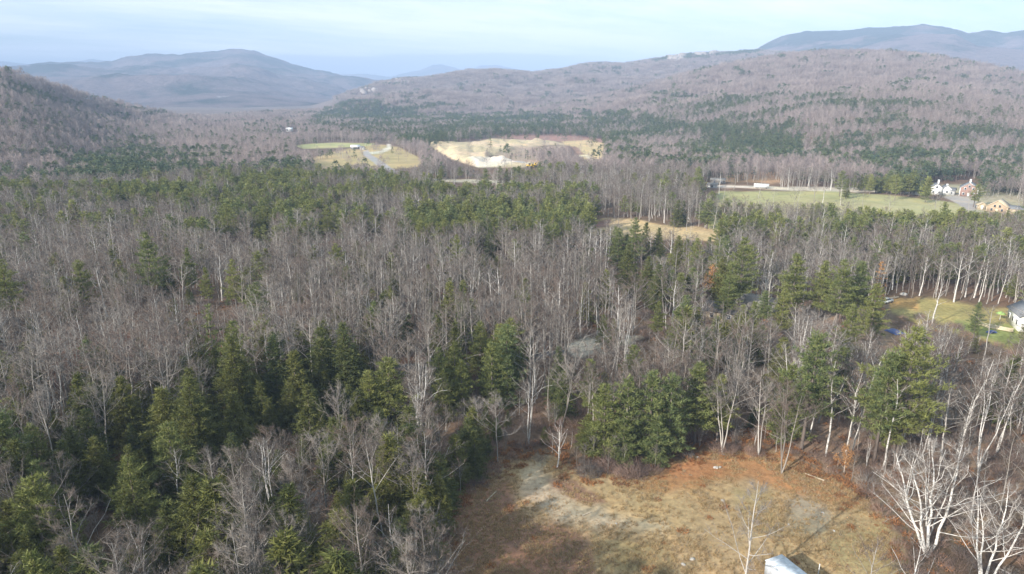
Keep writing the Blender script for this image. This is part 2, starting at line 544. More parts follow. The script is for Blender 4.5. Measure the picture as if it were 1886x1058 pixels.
def mountain_mat(name, con, scale):
    """far slopes: bare hardwood canopy with dark stands of conifers and a few pale ledges"""
    m, t, b = new_mat(name)
    tc = N(t, 'ShaderNodeTexCoord')
    g = N(t, 'ShaderNodeNewGeometry')
    sp = N(t, 'ShaderNodeSeparateXYZ'); t.links.new(tc.outputs['Object'], sp.inputs[0])
    n1 = noise_n(t, tc.outputs['Object'], 1.0 / scale, 8, 0.66)
    n2 = noise_n(t, tc.outputs['Object'], 1.0 / 22, 5, 0.75)
    n3 = noise_n(t, tc.outputs['Object'], 3.1 / scale, 5, 0.6)
    hgt = math_n(t, 'MULTIPLY', sp.outputs['Z'], con)
    s = math_n(t, 'ADD', math_n(t, 'ADD', n1, math_n(t, 'MULTIPLY', n2, 0.25)), hgt)
    f = ramp_n(t, s, [(0.64, 0.0), (0.76, 1.0)])
    bare = ramp_n(t, n2, [(0.3, (0.11, 0.084, 0.084)), (0.7, (0.235, 0.18, 0.175))])
    pine = ramp_n(t, n2, [(0.3, (0.018, 0.028, 0.024)), (0.7, (0.050, 0.066, 0.048))])
    c = mix_n(t, f, bare, pine)
    rk = ramp_n(t, math_n(t, 'ADD', n3, math_n(t, 'MULTIPLY', n2, 0.2)), [(0.80, 0.0), (0.84, 1.0)])
    c = mix_n(t, rk, c, (0.36, 0.34, 0.32))
    t.links.new(c, b.inputs['Base Color'])
    bn = N(t, 'ShaderNodeBump'); bn.inputs['Strength'].default_value = 0.9; bn.inputs['Distance'].default_value = 16
    t.links.new(n2, bn.inputs['Height']); t.links.new(bn.outputs[0], b.inputs['Normal'])
    b.inputs['Roughness'].default_value = 1.0
    b.inputs['Specular IOR Level'].default_value = 0.0
    return m


# ------------------------------------------------------------------ the ground, as one polar sheet cut into its pieces
FLOOR = (0.150, 0.098, 0.066)
TAN = (0.375, 0.268, 0.155)
ORANGE = (0.36, 0.195, 0.092)
GRAVEL = (0.40, 0.325, 0.235)
GREENT = (0.33, 0.25, 0.135)
REDBR = (0.24, 0.14, 0.095)
FIELD = (0.35, 0.33, 0.165)
TANF = (0.40, 0.32, 0.17)
SAND = (0.52, 0.425, 0.295)
PALE = (0.60, 0.55, 0.47)
PAVE = (0.30, 0.29, 0.285)
HEATH = (0.30, 0.18, 0.155)
LAWN = (0.24, 0.26, 0.09)
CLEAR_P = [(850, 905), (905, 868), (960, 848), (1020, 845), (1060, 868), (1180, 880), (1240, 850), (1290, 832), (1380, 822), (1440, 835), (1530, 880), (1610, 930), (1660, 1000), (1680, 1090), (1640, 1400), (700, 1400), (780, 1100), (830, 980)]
TRACK_P = [(988, 838), (1012, 840), (1005, 868), (1018, 902), (1060, 927), (1110, 937), (1180, 948), (1240, 968), (1220, 985), (1150, 978), (1060, 962), (1005, 948), (968, 925), (952, 900), (960, 868)]
# (piece of the setting, outline, colour, softness in survey units)
ZONES = [
    ('clearing', CLEAR_P, TAN, 10),
    ('clearing', [(1150, 890), (1230, 852), (1290, 834), (1370, 826), (1450, 842), (1540, 890), (1600, 925), (1560, 935), (1460, 900), (1370, 880), (1280, 905), (1190, 910)], ORANGE, 14),
    ('clearing', [(1220, 862), (1270, 846), (1340, 850), (1330, 880), (1260, 890)], (0.40, 0.195, 0.095), 9),
    ('clearing', [(1000, 880), (1060, 885), (1120, 925), (1080, 930), (1020, 905)], REDBR, 8),
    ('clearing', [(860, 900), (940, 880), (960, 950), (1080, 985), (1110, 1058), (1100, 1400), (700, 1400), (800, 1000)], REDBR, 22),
    ('clearing', [(1090, 985), (1240, 1000), (1260, 1058), (1100, 1058)], GREENT, 14),
    ('clearing', [(1350, 900), (1420, 905), (1430, 980), (1370, 985)], GREENT, 14),
    ('clearing', [(1520, 990), (1640, 960), (1680, 1058), (1540, 1058)], GREENT, 14),
    ('gravel_track', TRACK_P, GRAVEL, 20),
    ('gravel_patch', [(1452, 925), (1500, 925), (1535, 950), (1505, 985), (1465, 970)], (0.33, 0.27, 0.20), 15),
    ('brush_ground', [(1440, 700), (1886, 700), (1886, 1000), (1680, 1000), (1600, 910), (1480, 850)], (0.23, 0.165, 0.115), 22),
    ('leaf_ground', [(1240, 560), (1640, 560), (1640, 700), (1240, 700)], (0.27, 0.20, 0.145), 26),
    ('leaf_ground', [(100, 600), (420, 620), (420, 700), (100, 700)], (0.22, 0.11, 0.075), 26),
    ('field', [(1322, 352), (1500, 352), (1600, 357), (1700, 365), (1770, 375), (1800, 384), (1760, 400), (1886, 400), (1886, 430), (1300, 430), (1310, 380)], FIELD, 2.0),
    ('field', [(1600, 366), (1720, 372), (1770, 380), (1740, 392), (1600, 385), (1540, 372)], (0.36, 0.34, 0.18), 5),
    ('gravel_lane', [(1300, 346), (1360, 347), (1450, 350), (1560, 352), (1640, 354), (1700, 360), (1698, 356), (1640, 350), (1560, 346), (1440, 344), (1300, 340)], (0.55, 0.50, 0.42), 1.2),
    ('leaf_ground', [(1330, 300), (1430, 298), (1440, 338), (1330, 338)], (0.42, 0.27, 0.17), 8),
    ('yard', [(1690, 345), (1800, 345), (1886, 358), (1886, 396), (1800, 392), (1760, 366)], (0.34, 0.31, 0.22), 3),
    ('driveway', [(1740, 362), (1780, 358), (1800, 372), (1800, 386), (1782, 388), (1762, 372)], (0.36, 0.33, 0.32), 2),
    ('meadow', [(1072, 415), (1110, 402), (1165, 403), (1220, 415), (1290, 418), (1345, 430), (1430, 440), (1480, 446), (1400, 456), (1300, 446), (1200, 440), (1080, 432)], (0.52, 0.38, 0.23), 3),
    ('meadow', [(1080, 410), (1125, 404), (1120, 418), (1080, 424)], (0.22, 0.13, 0.10), 3),
    ('sand_pit', PIT, SAND, 2.2),
    ('sand_pit', [(860, 297), (905, 292), (950, 298), (945, 306), (880, 309)], PALE, 2),
    ('sand_pit', [(944, 294), (965, 292), (985, 300), (975, 306), (948, 304)], (0.42, 0.41, 0.40), 1.5),
    ('heath', [(905, 250), (1030, 246), (1110, 256), (1108, 264), (1035, 262), (930, 256)], HEATH, 2.5),
    ('meadow', [(1036, 262), (1085, 258), (1112, 264), (1112, 292), (1085, 306), (1060, 286), (1055, 276)], (0.55, 0.42, 0.25), 2.5),
    ('heath', [(1032, 270), (1062, 270), (1076, 284), (1050, 288)], (0.28, 0.17, 0.14), 2),
    ('gravel_lane', [(1048, 288), (1082, 286), (1098, 300), (1090, 301), (1078, 290), (1050, 291)], (0.66, 0.58, 0.44), 1),
    ('field', [(540, 268), (580, 264), (620, 262), (690, 264), (690, 270), (640, 272), (560, 274)], (0.38, 0.37, 0.18), 1.5),
    ('field', [(570, 298), (640, 286), (672, 278), (700, 276), (730, 280), (772, 290), (776, 302), (755, 309), (720, 312), (690, 306), (640, 320), (560, 320)], TANF, 1.8),
    ('field', [(560, 300), (600, 283), (650, 272), (700, 268), (735, 272), (776, 292), (775, 306), (700, 312), (600, 318)], TANF, 2.5),
    ('heath', [(912, 284), (950, 274), (1040, 268), (1050, 300), (985, 304), (930, 298)], (0.36, 0.28, 0.22), 4),
    ('road', [(668, 278), (680, 276), (683, 285), (700, 296), (722, 311), (742, 320), (724, 320), (700, 309), (684, 297), (671, 288)], (0.36, 0.34, 0.35), 0.9),
    ('road', [(680, 280), (700, 278), (712, 273), (714, 266), (720, 267), (719, 275), (703, 281), (684, 284)], (0.60, 0.57, 0.50), 0.9),
    ('lawn', [(1640, 548), (1740, 553), (1886, 572), (1886, 650), (1780, 620), (1700, 600), (1640, 575)], (0.36, 0.29, 0.125), 6),
    ('lawn', [(1760, 590), (1886, 600), (1886, 640), (1760, 612)], LAWN, 8),
    ('lawn', [(1640, 548), (1690, 550), (1690, 570), (1640, 568)], (0.48, 0.29, 0.12), 7),
    ('driveway', [(1038, 640), (1060, 628), (1100, 612), (1150, 615), (1190, 622), (1130, 650), (1060, 660)], (0.50, 0.45, 0.38), 2.5),
    ('leaf_bank', [(738, 652), (780, 652), (860, 648), (860, 664), (780, 668), (738, 670)], (0.38, 0.17, 0.10), 4),
    ('forest_road', [(700, 676), (780, 671), (870, 664), (960, 656), (1040, 645), (1042, 654), (960, 668), (870, 678), (780, 686), (700, 692)], (0.13, 0.13, 0.14), 1.5),
    ('yard', [(1330, 555), (1440, 548), (1440, 590), (1340, 590)], (0.42, 0.32, 0.22), 5),
    ('gravel_lane', [(790, 330), (960, 333), (1000, 338), (1000, 342), (900, 338), (790, 336)], (0.50, 0.45, 0.36), 1.2),
]


def build_ground():
    r1 = np.exp(np.arange(math.log(20), math.log(3600), 0.0105))
    r2 = np.exp(np.arange(math.log(3600) + 0.03, math.log(26000), 0.06))
    r = np.concatenate([r1, r2])
    fine = np.radians(np.arange(-45, 45.01, 0.16))
    coarse = np.radians(np.arange(45 + 4, 315 - 3.9, 4.0))
    a = np.concatenate([fine, coarse])
    na, nr = len(a), len(r)
    Rr, A = np.meshgrid(r, a, indexing='ij')
    X = Rr * np.sin(A); Y = Rr * np.cos(A)
    Z = hfun(X.ravel(), Y.ravel()).reshape(X.shape)
    V = np.stack([X.ravel(), Y.ravel(), Z.ravel()], 1)
    i = np.arange(nr - 1)[:, None]; j = np.arange(na)[None, :]; j2 = (j + 1) % na
    Q = np.stack([(i * na + j).ravel(), (i * na + j2 + 0 * i).ravel(), ((i + 1) * na + j2).ravel(), ((i + 1) * na + j + 0 * i).ravel()], 1)
    Q = Q[:, ::-1]
    col = np.tile(np.array(FLOOR), (len(V), 1))
    d = Rr.ravel()
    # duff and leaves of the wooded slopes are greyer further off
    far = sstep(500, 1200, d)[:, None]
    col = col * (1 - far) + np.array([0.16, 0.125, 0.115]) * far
    px, py = proj(V[:, 0], V[:, 1], 0 * V[:, 2] + np.where(d < 1000, 0, V[:, 2]))
    px, py = proj(V[:, 0], V[:, 1], 0)
    zone = np.zeros(len(V), int)
    names = ['ground'] + sorted({z[0] for z in ZONES})
    ok = (px > -300) & (px < 2200) & (py < 1500) & (d < 1050)
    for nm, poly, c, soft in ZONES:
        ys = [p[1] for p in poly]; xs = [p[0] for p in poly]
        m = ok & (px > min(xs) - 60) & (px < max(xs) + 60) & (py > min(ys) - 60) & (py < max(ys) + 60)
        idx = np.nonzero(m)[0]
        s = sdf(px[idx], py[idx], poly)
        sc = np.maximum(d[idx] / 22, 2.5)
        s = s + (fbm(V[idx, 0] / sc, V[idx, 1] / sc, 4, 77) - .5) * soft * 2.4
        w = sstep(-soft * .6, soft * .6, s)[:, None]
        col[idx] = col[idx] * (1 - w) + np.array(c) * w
        zone[idx[s > 0]] = names.index(nm)
    fz = zone[Q[:, 0]]
    gm = ground_mat()
    smooth_mat = ground_mat('smooth_ground', 0.5, 0.16)
    for k, nm in enumerate(names):
        q = Q[fz == k]
        if len(q) == 0: continue
        used, inv = np.unique(q.ravel(), return_inverse=True)
        me = mesh_from(nm, V[used], inv.reshape(-1, 4), [smooth_mat if nm in ('road', 'gravel_lane', 'driveway', 'field', 'forest_road') else gm], smooth=True, colors=col[used])
        tag(obj(nm, me), kind='structure')
    # the ground right under the camera
    n = na
    Vc = np.concatenate([V[:na], [[0, 0, float(hfun(np.array([0.]), np.array([0.]))[0])]]])
    jj = np.arange(na)
    me = mesh_from('ground', Vc, np.stack([jj, np.full(na, na), (jj + 1) % na], 1), [gm], smooth=True, colors=np.tile(np.array(FLOOR), (na + 1, 1)))
    tag(obj('ground', me), kind='structure')


def build_mountain(name, R, a0, a1, mat, na=500, nr=120):
    a = np.linspace(a0, a1, na)
    Fm, Dm = R.F.min(), R.D.max()
    r = np.concatenate([np.linspace(Fm * 0.97, Dm, nr), np.linspace(Dm * 1.01, Dm + (Dm - Fm) * 1.1, 24)])
    Rr, A = np.meshgrid(r, a, indexing='ij')
    X = Rr * np.sin(A); Y = Rr * np.cos(A)
    Z = np.maximum(R.height(X, Y), -30)
    V = np.stack([X.ravel(), Y.ravel(), Z.ravel()], 1)
    i = np.arange(len(r) - 1)[:, None]; j = np.arange(na - 1)[None, :]
    Q = np.stack([(i * na + j).ravel(), ((i + 1) * na + j).ravel(), ((i + 1) * na + j + 1).ravel(), (i * na + j + 1).ravel()], 1)
    return tag(obj(name, mesh_from(name, V, Q, [mat], smooth=True)), kind='structure')


build_ground()
mm1 = mountain_mat('forested_mountain', 0.00030, 420.)
mm2 = mountain_mat('wooded_mountain', 0.00042, 300.)
build_mountain('mountain', RC, radians(10), radians(50), mm2)
build_mountain('mountain', RC2, radians(14), radians(50), mountain_mat('hardwood_mountain', 0.00005, 260.), 400, 90)
build_mountain('mountain', RD, radians(-50), radians(2), mm1)
build_mountain('mountain', RD2, radians(-34), radians(-6), mm1, 300, 60)
build_mountain('mountain', RE, radians(-48), radians(10), mm1, 500, 60)

# ------------------------------------------------------------------ haze
def build_haze():
    mb = MB()
    mb.box((0, 0, 243), (30000, 30000, 568))
    m = bpy.data.materials.new('haze_air'); m.use_nodes = True
    t = m.node_tree; t.nodes.clear()
    out = N(t, 'ShaderNodeOutputMaterial')
    v = N(t, 'ShaderNodeVolumePrincipled')
    v.inputs['Color'].default_value = (0.50, 0.655, 0.93, 1)
    v.inputs['Density'].default_value = HAZE
    v.inputs['Anisotropy'].default_value = -0.15
    t.links.new(v.outputs[0], out.inputs['Volume'])
    tag(obj('haze', mb.mesh('haze', [m])), kind='stuff')


build_haze()


# ------------------------------------------------------------------ trees
def unit(v):
    return v / (np.linalg.norm(v) + 1e-9)


def conifer(rng, h, base, rad, kind='pine', whorl=0.8, nbr=5, bl=0.5, bw=0.16, nb=8, step=0.55, bark=0, leaf=1, trunk_k=6, branch_tubes=True, mb_t=None, mb_c=None):
    """returns two builders: trunk and limbs, needles"""
    A = mb_t or MB(); B = mb_c or MB()
    r0 = 0.012 * h + 0.04
    lean = rng.normal(size=2) * 0.012
    nz_ = 6
    zt = np.linspace(0, h, nz_)
    TP = np.stack([lean[0] * zt + np.sin(zt * .3 + rng.rand() * 6) * .06, lean[1] * zt, zt], 1)
    A.tube(TP, r0 * (1 - zt / h) ** 0.8 + 0.015, trunk_k, bark, 0.5)
    cp = []; cd = []; ct = []; bp = []
    z = base * h
    gap = rng.rand() * 6.28
    while z < h * 0.985:
        t = (z / h - base) / (1 - base)
        if kind == 'pine':
            prof = rad * (1 - t) ** 0.78 * (0.66 + 0.34 * min(1, t * 4)) * 1.06
        elif kind == 'round':
            prof = rad * math.sqrt(max(0.0, 1 - (t * 1.02 - 0.3) ** 2 * 2.05)) * 1.0 if t > .3 else rad * (0.8 + .2 * t / .3)
        elif kind == 'hemlock':
            prof = rad * (1 - t) ** 0.8 * (0.85 + 0.15 * min(1, t * 5))
        else:
            prof = rad * (1 - t) ** 0.95
        n = max(3, int(round(nbr + rng.normal() * .7 - t * 1.0)))
        p0 = np.array([np.interp(z, zt, TP[:, 0]), np.interp(z, zt, TP[:, 1]), z])
        for k in range(n):
            a = gap + k * 2 * pi / n + rng.normal() * .25
            if kind == 'pine':
                L = prof * rng.uniform(0.5, 1.2); el = radians(-4 + 40 * t + rng.normal() * 7)
            elif kind == 'hemlock':
                L = prof * rng.uniform(0.78, 1.08); el = radians(8 + 30 * t + rng.normal() * 6)
            else:
                L = prof * rng.uniform(0.85, 1.1); el = radians(-10 + 40 * t + rng.normal() * 6)
            if L < 0.25: L = 0.25
            dr = np.array([cos(a) * cos(el), sin(a) * cos(el), sin(el)])
            side = np.array([-sin(a), cos(a), 0.])
            curve = {'pine': 0.10, 'round': 0.1, 'hemlock': -0.16, 'spruce': -0.05}[kind]
            sN = max(2, int(L / step) + 1)
            ss = np.linspace(0.22 if kind == 'pine' else 0.12, 1.0, sN)
            for s_ in ss:
                wid = L * 0.34 * (1.1 - s_) if L > 1 else 0.0
                offs = [0.0] if (wid < 0.25) else list(np.linspace(-wid, wid, max(3, int(2 * wid / (step * 1.35)) + 1)))
                for o in offs:
                    if rng.rand() < 0.10: continue
                    q = p0 + dr * L * s_ + np.array([0, 0, curve * L * s_ * s_]) + side * (o + rng.normal() * .12) + rng.normal(size=3) * .07
                    cp.append(q); cd.append(unit(dr * 0.8 + side * (o / (wid + .01)) * .7)); ct.append(rng.rand())
            if branch_tubes and L > 0.8:
                bp.append((p0, p0 + dr * L * .9 + np.array([0, 0, curve * L * .81]), L))
        gap += 0.9 + rng.rand()
        z += whorl * rng.uniform(0.75, 1.25) * (1.0 if t < .7 else 0.75)
    if bp:
        P = np.array([b[0] for b in bp]); E = np.array([b[1] for b in bp]); Ls = np.array([b[2] for b in bp])
        A.spikes(P, E - P, np.linalg.norm(E - P, axis=1), 0.02 + Ls * 0.022, bark, 0.4)
    cp = np.array(cp); cd = np.array(cd); ct = np.array(ct)
    m = len(cp)
    P = np.repeat(cp, nb, 0) + rng.normal(size=(m * nb, 3)) * np.array([.12, .12, .07]) * (bl / 0.5)
    up = {'pine': 0.35, 'round': 0.3, 'hemlock': -0.12, 'spruce': 0.1}[kind]
    D = np.repeat(cd, nb, 0) * 0.65 + rng.normal(size=(m * nb, 3)) * 0.55 + np.array([0, 0, up])
    T = np.repeat(ct, nb)
    B.blades(P, D, bl * rng.uniform(.6, 1.25, m * nb), bw * rng.uniform(.7, 1.3, m * nb), rng, leaf, T)
    return A, B


def bare(rng, h, fork=0.4, spread=0.5, n1=14, n2=7, n3=7, tw=0.03, el=(38, 66), bark=0, twig=1, stems=1, k=5, splay=0.28, r0=None, leaf=None, gnarl=0.08, mb_t=None, mb_c=None, k2=3):
    A = mb_t or MB(); B = mb_c or MB()
    TwP, TwD, TwL = [], [], []
    LfP = []
    for st in range(stems):
        hh = h * (1 if st == 0 else rng.uniform(0.72, 0.97))
        a0 = rng.rand() * 6.28 + st * 2 * pi / stems
        lean = (splay if stems > 1 else 0.03) * rng.uniform(.5, 1.2)
        n = 9
        s = np.linspace(0, 1, n)
        W = np.cumsum(rng.normal(size=(n, 2)) * gnarl * .22 * hh / n * 3, axis=0); W[0] = 0
        TP = np.stack([cos(a0) * lean * hh * s ** 0.9 + W[:, 0], sin(a0) * lean * hh * s ** .9 + W[:, 1], hh * s * (1 if stems == 1 else 0.96)], 1)
        rr = (r0 or (0.0068 * hh + 0.03)) * (1.0 if stems == 1 else 0.75)
        TR = rr * (1 - s) ** 0.75 + 0.018
        A.tube(TP, TR, k, bark, rng.rand())
        ga = rng.rand() * 6.28
        for i in range(n1):
            f = fork + (0.95 - fork) * (i + rng.rand() * .8) / n1
            p0 = np.array([np.interp(f, s, TP[:, q]) for q in range(3)])
            rad0 = np.interp(f, s, TR) * 0.45
            ga += 2.4 + rng.normal() * .3
            e = radians(rng.uniform(*el) - 15)
            L = hh * spread * 1.12 * (1.05 - f) / (1.05 - fork) * rng.uniform(.7, 1.15) + 0.5
            dr = np.array([cos(ga) * cos(e), sin(ga) * cos(e), sin(e)])
            m = 4
            q = [p0]; d = dr.copy()
            for j in range(m):
                d = unit(d + rng.normal(size=3) * gnarl * 1.6 + np.array([0, 0, 0.10]))
                q.append(q[-1] + d * L / m)
            q = np.array(q)
            A.tube(q, np.linspace(rad0, 0.018, m + 1), k2, bark, rng.rand())
            for j in range(n2):
                u = 0.22 + 0.78 * (j + rng.rand()) / n2
                p1 = np.array([np.interp(u * m, np.arange(m + 1), q[:, w]) for w in range(3)])
                dd = unit(unit(q[-1] - q[0]) * 0.75 + rng.normal(size=3) * 0.55 + np.array([0, 0, .22]))
                L2 = L * rng.uniform(.22, .48) * (1.15 - u * .5)
                pm = p1 + dd * L2 * .5
                d2 = unit(dd + rng.normal(size=3) * gnarl * 2.2)
                pe = pm + d2 * L2 * .5
                TwP += [p1, pm]; TwD += [pm - p1 + d2 * .15 * L2, pe - pm]; TwL += [(L2 * .62, 1.6), (L2 * .5, 1.15)]
                for w in range(n3):
                    v = rng.uniform(.15, 1.0)
                    b = p1 + dd * L2 * v if v < .5 else pm + d2 * L2 * (v - .5)
                    TwP.append(b); TwD.append(d2 * .6 + rng.normal(size=3) * .5 + np.array([0, 0, .22])); TwL.append((rng.uniform(.35, 1.0) * (0.35 + h * .045), 0.75))
                    if leaf is not None: LfP.append(b + rng.normal(size=3) * .25)
    TwL = np.array(TwL)
    B.spikes(np.array(TwP), np.array(TwD), TwL[:, 0], tw * TwL[:, 1], twig, rng.rand(len(TwP)))
    if leaf is not None:
        P = np.repeat(np.array(LfP), 3, 0) + rng.normal(size=(len(LfP) * 3, 3)) * .2
        B.blades(P, rng.normal(size=P.shape) + np.array([0, 0, -.3]), 0.32, 0.26, rng, leaf, rng.rand(len(P)))
    return A, B


def far_bare(rng, h, n=110, w=0.10, sl=2.4, rad=2.6, bark=0, twig=1, mb=None, off=(0, 0)):
    B = mb or MB()
    ox, oy = off
    lean = rng.normal(size=2) * .3
    B.tube(np.array([[ox, oy, 0], [ox + lean[0], oy + lean[1], h * .9]]), np.array([.11 + w * .2, .04]), 3, bark, 0.7)
    u = rng.rand(n)
    a = rng.rand(n) * 2 * pi
    zc = h * (0.42 + 0.5 * u)
    rr = rad * np.sqrt(rng.rand(n)) * np.sin(np.clip(u * .85 + .22, 0, 1) * pi) ** .7
    P = np.stack([ox + rr * np.cos(a) * .75, oy + rr * np.sin(a) * .75, zc], 1)
    D = np.stack([np.cos(a) * .45, np.sin(a) * .45, np.full(n, .95)], 1) + rng.normal(size=(n, 3)) * .3
    B.spikes(P, D, sl * rng.uniform(.5, 1.1, n), w, twig, rng.rand(n))
    return B


def far_conifer(rng, h, n=150, bl=1.0, bw=0.55, rad=2.6, kind='pine', bark=0, leaf=1, mb=None, off=(0, 0)):
    B = mb or MB()
    ox, oy = off
    B.tube(np.array([[ox, oy, 0], [ox, oy, h * .9]]), np.array([.2, .04]), 3, bark, .5)
    # clumps
    nc = max(8, n // 7)
    t = rng.rand(nc) ** 1.15
    base = 0.32 if kind == 'pine' else 0.12
    zc = h * (base + (0.97 - base) * t)
    prof = rad * (1 - t) ** (0.6 if kind == 'pine' else .85)
    a = rng.rand(nc) * 2 * pi
    rr = prof * rng.uniform(.35, 1.0, nc)
    C = np.stack([ox + rr * np.cos(a), oy + rr * np.sin(a), zc], 1)
    O = np.stack([np.cos(a), np.sin(a), np.full(nc, .2)], 1)
    per = n // nc
    P = np.repeat(C, per, 0) + rng.normal(size=(nc * per, 3)) * np.array([.35, .35, .18]) * bl
    D = np.repeat(O, per, 0) * .7 + rng.normal(size=(nc * per, 3)) * .55
    B.blades(P, D, bl * rng.uniform(.6, 1.2, nc * per), bw, rng, leaf, np.repeat(rng.rand(nc), per))
    return B


def two(name_t, name_c, A, B, mats):
    return A.mesh(name_t, mats), B.mesh(name_c, mats)


def one(name, A, B, mats):
    m = MB(); m.V = A.V + B.V; m.M = A.M + B.M; m.K = A.K + B.K
    off = A.n; m.T = A.T + [t + off for t in B.T]
    return m.mesh(name, mats)


MB_BARE = [M_BARK, M_TWIG]; MB_PINE = [M_PBARK, M_PINE]; MB_HEM = [M_PBARK, M_HEM]; MB_BIR = [M_BIRCH, M_TWIG]
PROTO = {}


def make_protos():
    P = PROTO
    P['bare'] = []
    specs = [(17, .45, .34, 13, (45, 70), 1), (16, .40, .42, 14, (35, 62), 1), (18, .55, .30, 12, (48, 72), 1), (15, .35, .46, 14, (30, 60), 1),
             (16.5, .42, .38, 9, (45, 68), 2), (17, .5, .36, 12, (40, 66), 1), (14, .36, .40, 12, (40, 66), 1), (15.5, .5, .32, 6, (46, 70), 3)]
    for i, (h, f, s, n1, el, st) in enumerate(specs):
        P['bare'].append((h,) + two('trunk', 'crown', *bare(R_(100 + i), h, f, s, n1 + 2, 9, 10, 0.034, el, stems=st, splay=.12), MB_BARE))
    P['birch'] = []
    for i, (h, f, s, n1, st) in enumerate([(16, .45, .30, 11, 1), (15, .4, .33, 9, 2), (16, .5, .28, 8, 3), (13, .4, .34, 10, 1)]):
        P['birch'].append((h,) + two('trunk', 'crown', *bare(R_(200 + i), h, f, s, n1, 7, 7, 0.030, (46, 72), stems=st, splay=.14, gnarl=.12, r0=.006 * h + .045), MB_BIR))
    P['pine'] = []
    for i, (h, b, r, kd) in enumerate([(18, .30, 5.2, 'pine'), (20, .38, 5.6, 'pine'), (15, .14, 4.5, 'pine'), (16, .26, 4.2, 'pine'), (13, .08, 4.2, 'pine'), (19, .34, 6.2, 'pine')]):
        P['pine'].append((h,) + two('trunk', 'crown', *conifer(R_(300 + i), h, b, r, kd, whorl=1.05, nbr=6, bl=.62, bw=.125, nb=12, step=.70), MB_PINE))
    P['hemlock'] = []
    for i, (h, b, r, kd) in enumerate([(15, .08, 4.2, 'hemlock'), (13, .06, 4.0, 'hemlock'), (17, .12, 4.2, 'hemlock'), (11, .05, 2.8, 'spruce'), (14, .1, 3.2, 'spruce')]):
        P['hemlock'].append((h,) + two('trunk', 'crown', *conifer(R_(400 + i), h, b, r, kd, whorl=.66, nbr=7, bl=.50, bw=.115, nb=10, step=.58), MB_HEM))
    # middle distance
    P['bare_m'] = [(h, one('m', *bare(R_(500 + i), h, f, s, 10, 6, 6, .05, el, k=4), MB_BARE)) for i, (h, f, s, el) in enumerate([(16, .42, .40, (42, 68)), (17, .5, .34, (45, 70)), (15, .4, .42, (35, 64)), (14, .4, .42, (40, 66)), (16, .45, .36, (44, 70))])]
    P['birch_m'] = [(h, one('m', *bare(R_(540 + i), h, .45, .32, 9, 5, 5, .05, (44, 70), k=4, r0=.2), MB_BIR)) for i, h in enumerate([15, 16, 13])]
    P['pine_m'] = [(h, one('m', *conifer(R_(560 + i), h, b, r, 'pine', whorl=1.15, nbr=5, bl=.85, bw=.34, nb=5, step=.95, trunk_k=4), MB_PINE)) for i, (h, b, r) in enumerate([(17, .30, 4.8), (15, .22, 4.4), (19, .36, 5.4), (14, .2, 3.8)])]
    P['hem_m'] = [(h, one('m', *conifer(R_(580 + i), h, b, r, 'hemlock', whorl=.85, nbr=5, bl=.65, bw=.30, nb=5, step=.8, trunk_k=4), MB_HEM)) for i, (h, b, r) in enumerate([(14, .08, 3.7), (16, .1, 3.8), (11, .06, 2.9)])]
    # far
    P['bare_f'] = [(h, far_bare(R_(600 + i), h, 150, .085, 2.4, 3.5).mesh('f', [M_BARK, M_FTWIG])) for i, h in enumerate([15, 14, 16, 13])]
    P['pine_f'] = [(h, far_conifer(R_(620 + i), h, 260, 1.2, .6, 3.9).mesh('f', [M_PBARK, M_FPINE])) for i, h in enumerate([16, 14, 18, 15])]
    P['hem_f'] = [(h, far_conifer(R_(640 + i), h, 220, 1.1, .5, 3.2, 'hemlock').mesh('f', [M_PBARK, M_FPINE])) for i, h in enumerate([14, 12])]
    # stands for the hillsides
    P['bare_s'] = []; P['pine_s'] = []
    for i in range(6):
        rng = R_(660 + i); mb = MB()
        for _ in range(17):
            far_bare(rng, rng.uniform(8, 13), 40, .20, 2.8, 3.2, mb=mb, off=rng.uniform(-12, 12, 2))
        P['bare_s'].append((14, mb.mesh('s', [M_FTWIG, M_FTWIG])))
    for i in range(4):
        rng = R_(680 + i); mb = MB()
        for _ in range(7):
            far_conifer(rng, rng.uniform(9, 14), 66, 2.0, 1.1, 3.1, 'pine' if rng.rand() < .6 else 'hemlock', mb=mb, off=rng.uniform(-9, 9, 2))
        P['pine_s'].append((14, mb.mesh('s', [M_PBARK, M_FPINE])))
    # brush
    P['brush'] = []
    for i in range(4):
        rng = R_(700 + i); mb = MB(); n = 170
        a = rng.rand(n) * 6.28; rr = rng.rand(n) ** .6 * 1.1
        Pp = np.stack([rr * np.cos(a), rr * np.sin(a), rng.rand(n) * .8], 1)
        D = np.stack([np.cos(a) * .5, np.sin(a) * .5, np.full(n, .9)], 1) + rng.normal(size=(n, 3)) * .4
        mb.spikes(Pp, D, rng.uniform(.5, 1.5, n), .035, 0, rng.rand(n))
        P['brush'].append((2, mb.mesh('b', [M_BRUSH if i < 3 else M_TWIG])))
    P['bracken'] = []
    for i in range(2):
        rng = R_(720 + i); mb = MB(); n = 70
        a = rng.rand(n) * 6.28; rr = rng.rand(n) ** .6 * .8
        Pp = np.stack([rr * np.cos(a), rr * np.sin(a), rng.rand(n) * .25], 1)
        D = np.stack([np.cos(a) * .6, np.sin(a) * .6, np.full(n, .6)], 1) + rng.normal(size=(n, 3)) * .4
        mb.blades(Pp, D, rng.uniform(.25, .7, n), .13, rng, 0, rng.rand(n))
        P['bracken'].append((1, mb.mesh('b', [M_FERN])))
    P['tuft'] = []
